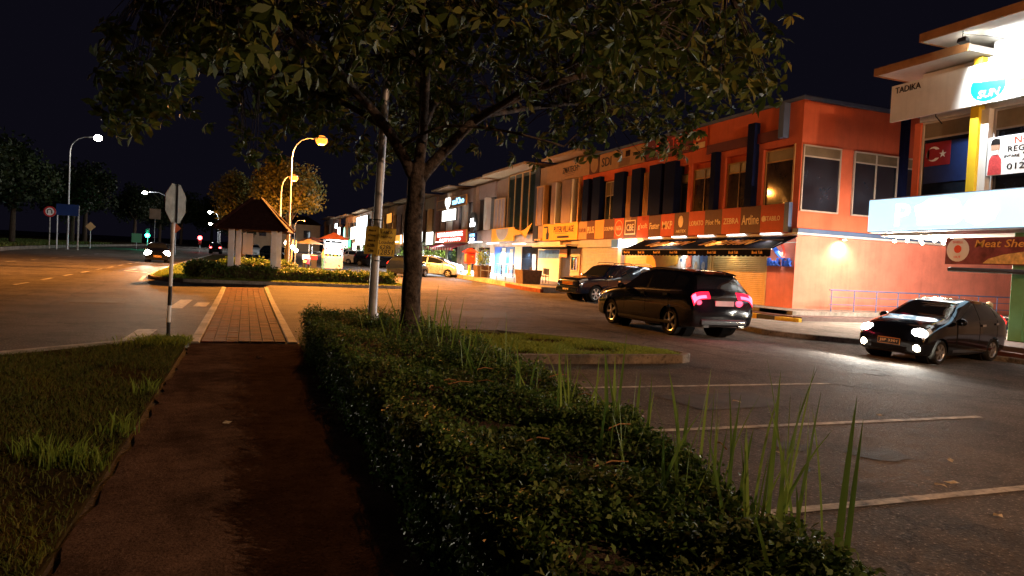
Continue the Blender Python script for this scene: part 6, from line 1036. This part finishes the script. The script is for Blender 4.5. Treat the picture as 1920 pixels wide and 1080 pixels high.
planter(15.9, 48.1, 'dark square planter at the left end of the cafe railing'); planter(16.2, 40.0, 'wide dark planter left of the pickup', 1.1, False)
t = thing('railing', 'thin dark railing along the edge of the cafe walkway', 'railing', (15.6, 44, zg(15.6, 44) + .3)); pp = [(15.6, 47.5), (15.6, 45.8), (15.6, 44.1), (15.6, 42.4), (15.6, 40.8)]
for x, y in pp: z = zg(x, y) + .28; rod('post', 'rail_blue', t, [(x, y, z), (x, y, z + 1.0)], .025, 6)
for hgt in (.95, .55): rod('bar', 'rail_blue', t, [(x, y, zg(x, y) + .28 + hgt) for x, y in pp], .02, 6)
t = thing('cafe_counter', 'white counter under the tube lights of the open cafe', 'counter', (19, 51, zg(19, 51) + .3)); z = zg(19, 51) + .3; box('top', 'white_wall', t, 18.6, 19.3, 49.8, 52.6, z + .95, z + 1.0)
for y in (49.9, 52.5): box('leg', 'dark_frame', t, 18.9, 19.0, y - .04, y + .04, z, z + .95)
for i, (x, y) in enumerate([(17.9, 44.3), (18.2, 42.6), (17.8, 41.2)]):
    z = zg(x, y) + .3; t = thing('chair', ['dark cafe chair nearest the tan shop door', 'dark cafe chair in front of the shop window', 'dark cafe chair nearest the pickup'][i], 'chair', (x, y, z)); box('seat', 'dark_frame', t, x - .22, x + .22, y - .22, y + .22, z + .44, z + .48); box('backrest', 'dark_frame', t, x + .19, x + .22, y - .2, y + .2, z + .55, z + .95)
    for a, b in ((-.2, -.2), (.2, -.2), (.2, .2), (-.2, .2)): rod('leg', 'dark_frame', t, [(x + a, y + b, z), (x + a * .95, y + b * .95, z + (.95 if a > 0 else .45))], .016, 5)
for i, (x, y, h) in enumerate([(19.3, 75.5, 1.7), (18.9, 86.5, 1.5), (19.0, 104, 1.8), (18.6, 118, 1.6), (18.3, 145, 1.8)]):
    z = zg(x, y) + .3; s = thing('shrub', 'leafy shrub on the shop walkway ' + ['left of the red altar', 'behind the tree trunk', 'right of the yellow notices', 'behind the notice pole', 'in front of the bright white shop'][i], 'shrub', (x, y, z)); P = np.array([x, y, z + h * .6]) + RNG.normal(0, 1, (700, 3)) * np.array([.6, .8, h * .25]); tag(link('foliage', fastmesh('foliage', leaves(P, RNG.normal(0, 1, (700, 3)), .25, .12, .5), 4, 'grass_leaf'), s), kind='stuff'); rod('stem', 'bark_dark', s, [(x, y, z), (x, y, z + h * .6)], .04, 5)
# ------------------------------------------------------------------ food stall
sz = zg(6.7, 60); SX, SY = 6.8, 60.0
t = thing('food_stall', 'brightly lit food stall cart with a pink skirt and glass case', 'stall', (SX, SY, sz)); box('counter', 'stall_pink', t, SX - .75, SX + .75, SY - .5, SY + .5, sz + .1, sz + 1.1)
for k in range(12): box('skirt_pleat', 'stall_pink', t, SX - .75 + k * .125, SX - .75 + k * .125 + .1, SY - .53, SY - .502, sz + .1, sz + 1.05)
for a in (-.72, .72):
    for b in (-.47, .47): rod('post', 'steel', t, [(SX + a, SY + b, sz + 1.1), (SX + a, SY + b, sz + 2.5)], .025, 6)
box('glass_case', 'panel_cool_lit', t, SX - .65, SX + .65, SY + .2, SY + .3, sz + 1.3, sz + 2.2); box('shelf', 'steel', t, SX - .72, SX + .72, SY - .45, SY + .45, sz + 1.62, sz + 1.65)
for k in range(9): MB().lathe([(.07, 0), (.08, .1), (.05, .2)], (SX - .6 + k * .15, SY - .3, sz + (1.1 if k % 2 else 1.65)), 10).build('jar', ['cloth_red', 'sign_yellow', 'white_print', 'green_pillar'][k % 4], t)
MB().add([(SX - 1.2, SY - 1, sz + 2.5), (SX + 1.2, SY - 1, sz + 2.5), (SX + 1.2, SY + 1, sz + 2.5), (SX - 1.2, SY + 1, sz + 2.5), (SX, SY, sz + 3.1)], [(0, 1, 4), (1, 2, 4), (2, 3, 4), (3, 0, 4), (3, 2, 1, 0)]).build('canopy', 'umbrella_red', t); rod('tube_light', 'tube', t, [(SX - .6, SY - .5, sz + 2.42), (SX + .6, SY - .5, sz + 2.42)], .03, 6)
lamp('stall_glow', 'AREA', (SX, SY - .55, sz + 2.35), 160, (.85, .96, 1), .5, t, (SX - .2, SY - 1.2, sz), sizey=1.2)
def umbrella(x, y, h, r, mat, label):
    z = zg(x, y); t = thing('umbrella', label, 'umbrella', (x, y, z)); rod('pole', 'steel', t, [(x, y, z), (x, y, z + h)], .025, 6); n = 8; V = [(x + r * math.cos(6.283 * k / n), y + r * math.sin(6.283 * k / n), z + h - r * .35) for k in range(n)] + [(x, y, z + h)]; MB().add(V, [(k, (k + 1) % n, n) for k in range(n)]).build('canopy', mat, t)
umbrella(4.9, 60.5, 2.45, 1.25, 'umbrella_beige', 'beige market umbrella left of the lit food stall'); umbrella(5.6, 66, 2.7, 1.2, 'umbrella_red', 'dark red market umbrella behind the food stall')
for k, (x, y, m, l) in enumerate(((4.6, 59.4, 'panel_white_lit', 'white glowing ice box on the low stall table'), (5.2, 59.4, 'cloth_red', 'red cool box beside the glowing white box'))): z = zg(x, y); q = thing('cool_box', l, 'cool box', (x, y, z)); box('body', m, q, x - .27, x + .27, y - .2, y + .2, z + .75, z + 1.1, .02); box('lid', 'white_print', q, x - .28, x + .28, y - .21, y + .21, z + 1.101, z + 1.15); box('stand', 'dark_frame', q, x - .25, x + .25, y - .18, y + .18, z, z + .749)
x, y = 5.85, 58.6; person('stall keeper in a pale shirt beside the food stall', (x, y, zg(x, y)), math.radians(20), standing(), E8, ['skin', 'shirt_pale', 'teal_cloth'], reg_std, (.03, 0, 1.64))
def motorbike(x, y, rz, label):
    t = thing('motorcycle', label, 'motorcycle', (x, y, zg(x, y)), None, rz)
    for wx in (-.6, .6): MB().lathe([(.2, -.04), (.28, -.045), (.3, 0), (.28, .045), (.2, .04)], (wx, 0, .3), 20, 'y').build('wheel', 'tyre', t, smooth=True, local=True)
    MB().hexa([(-.55, -.12, .45), (.25, -.1, .38), (.25, .1, .38), (-.55, .12, .45), (-.7, -.13, .8), (.15, -.1, .72), (.15, .1, .72), (-.7, .13, .8)]).build('body', 'cloth_red', t, bevel=.03, local=True); MB().hexa([(-.65, -.12, .8), (.1, -.1, .74), (.1, .1, .74), (-.65, .12, .8), (-.65, -.1, .88), (.08, -.08, .8), (.08, .08, .8), (-.65, .1, .88)]).build('seat', 'black_paint', t, local=True)
    rod('fork', 'steel', t, [(.6, 0, .3), (.42, 0, .95)], .035, 6, True); rod('handlebar', 'black_paint', t, [(.38, -.3, 1.0), (.42, 0, .97), (.38, .3, 1.0)], .018, 6, True); MB().sphere((.52, 0, .85), .09, 10, 6).build('headlamp', 'lens_clear', t, smooth='all', local=True); lbox('plate', 'white_print', t, -.82, -.8, -.12, .12, .55, .75)
motorbike(4.6, 57.6, math.radians(70), 'red motorcycle parked in front of the umbrellas')
for i, (x, y) in enumerate(((2.9, 58.5), (3.5, 60.5), (4.0, 64))):
    z = zg(x, y); t = thing('light_pole', ['slim post with a warm lamp nearest the shelter', 'second slim post with a warm lamp by the shelter', 'slim post with a warm lamp nearest the umbrellas'][i], 'lamp', (x, y, z)); rod('post', 'amber_frame', t, [(x, y, z), (x + .1, y, z + 2.3)], .07, 6); MB().sphere((x + .1, y - .1, z + 2.0 - .3 * i), .16, 10, 6).build('bulb', 'bulb', t, smooth='all'); lamp('bulb_light', 'POINT', (x + .1, y - .5, z + 1.9), 60, (1, .75, .4), .1, t)
# far low building closing the street
z = zg(8, 190); t = thing('far_building', 'low tan building with an arched porch at the far end of the street', 'building', (7, 190, z)); box('wall', 'tan_wall', t, -2, 18, 190, 200, z - .5, z + 7); MB().add([(-2.5, 189, z + 7), (18.5, 189, z + 7), (18.5, 201, z + 7), (-2.5, 201, z + 7), (1, 195, z + 9.5), (15, 195, z + 9.5)], [(0, 1, 5, 4), (1, 2, 5), (2, 3, 4, 5), (3, 0, 4), (3, 2, 1, 0)]).build('roof', 'roof_tile', t)
for k in range(5): f = box('window', 'dark_frame', t, -.5 + k * 3.6, 1.2 + k * 3.6, 189.95, 189.998, z + 3.5, z + 5.5); box('pane', 'glass' if k != 2 else 'panel_cool_lit', f, -.4 + k * 3.6, 1.1 + k * 3.6, 189.92, 189.948, z + 3.6, z + 5.4)
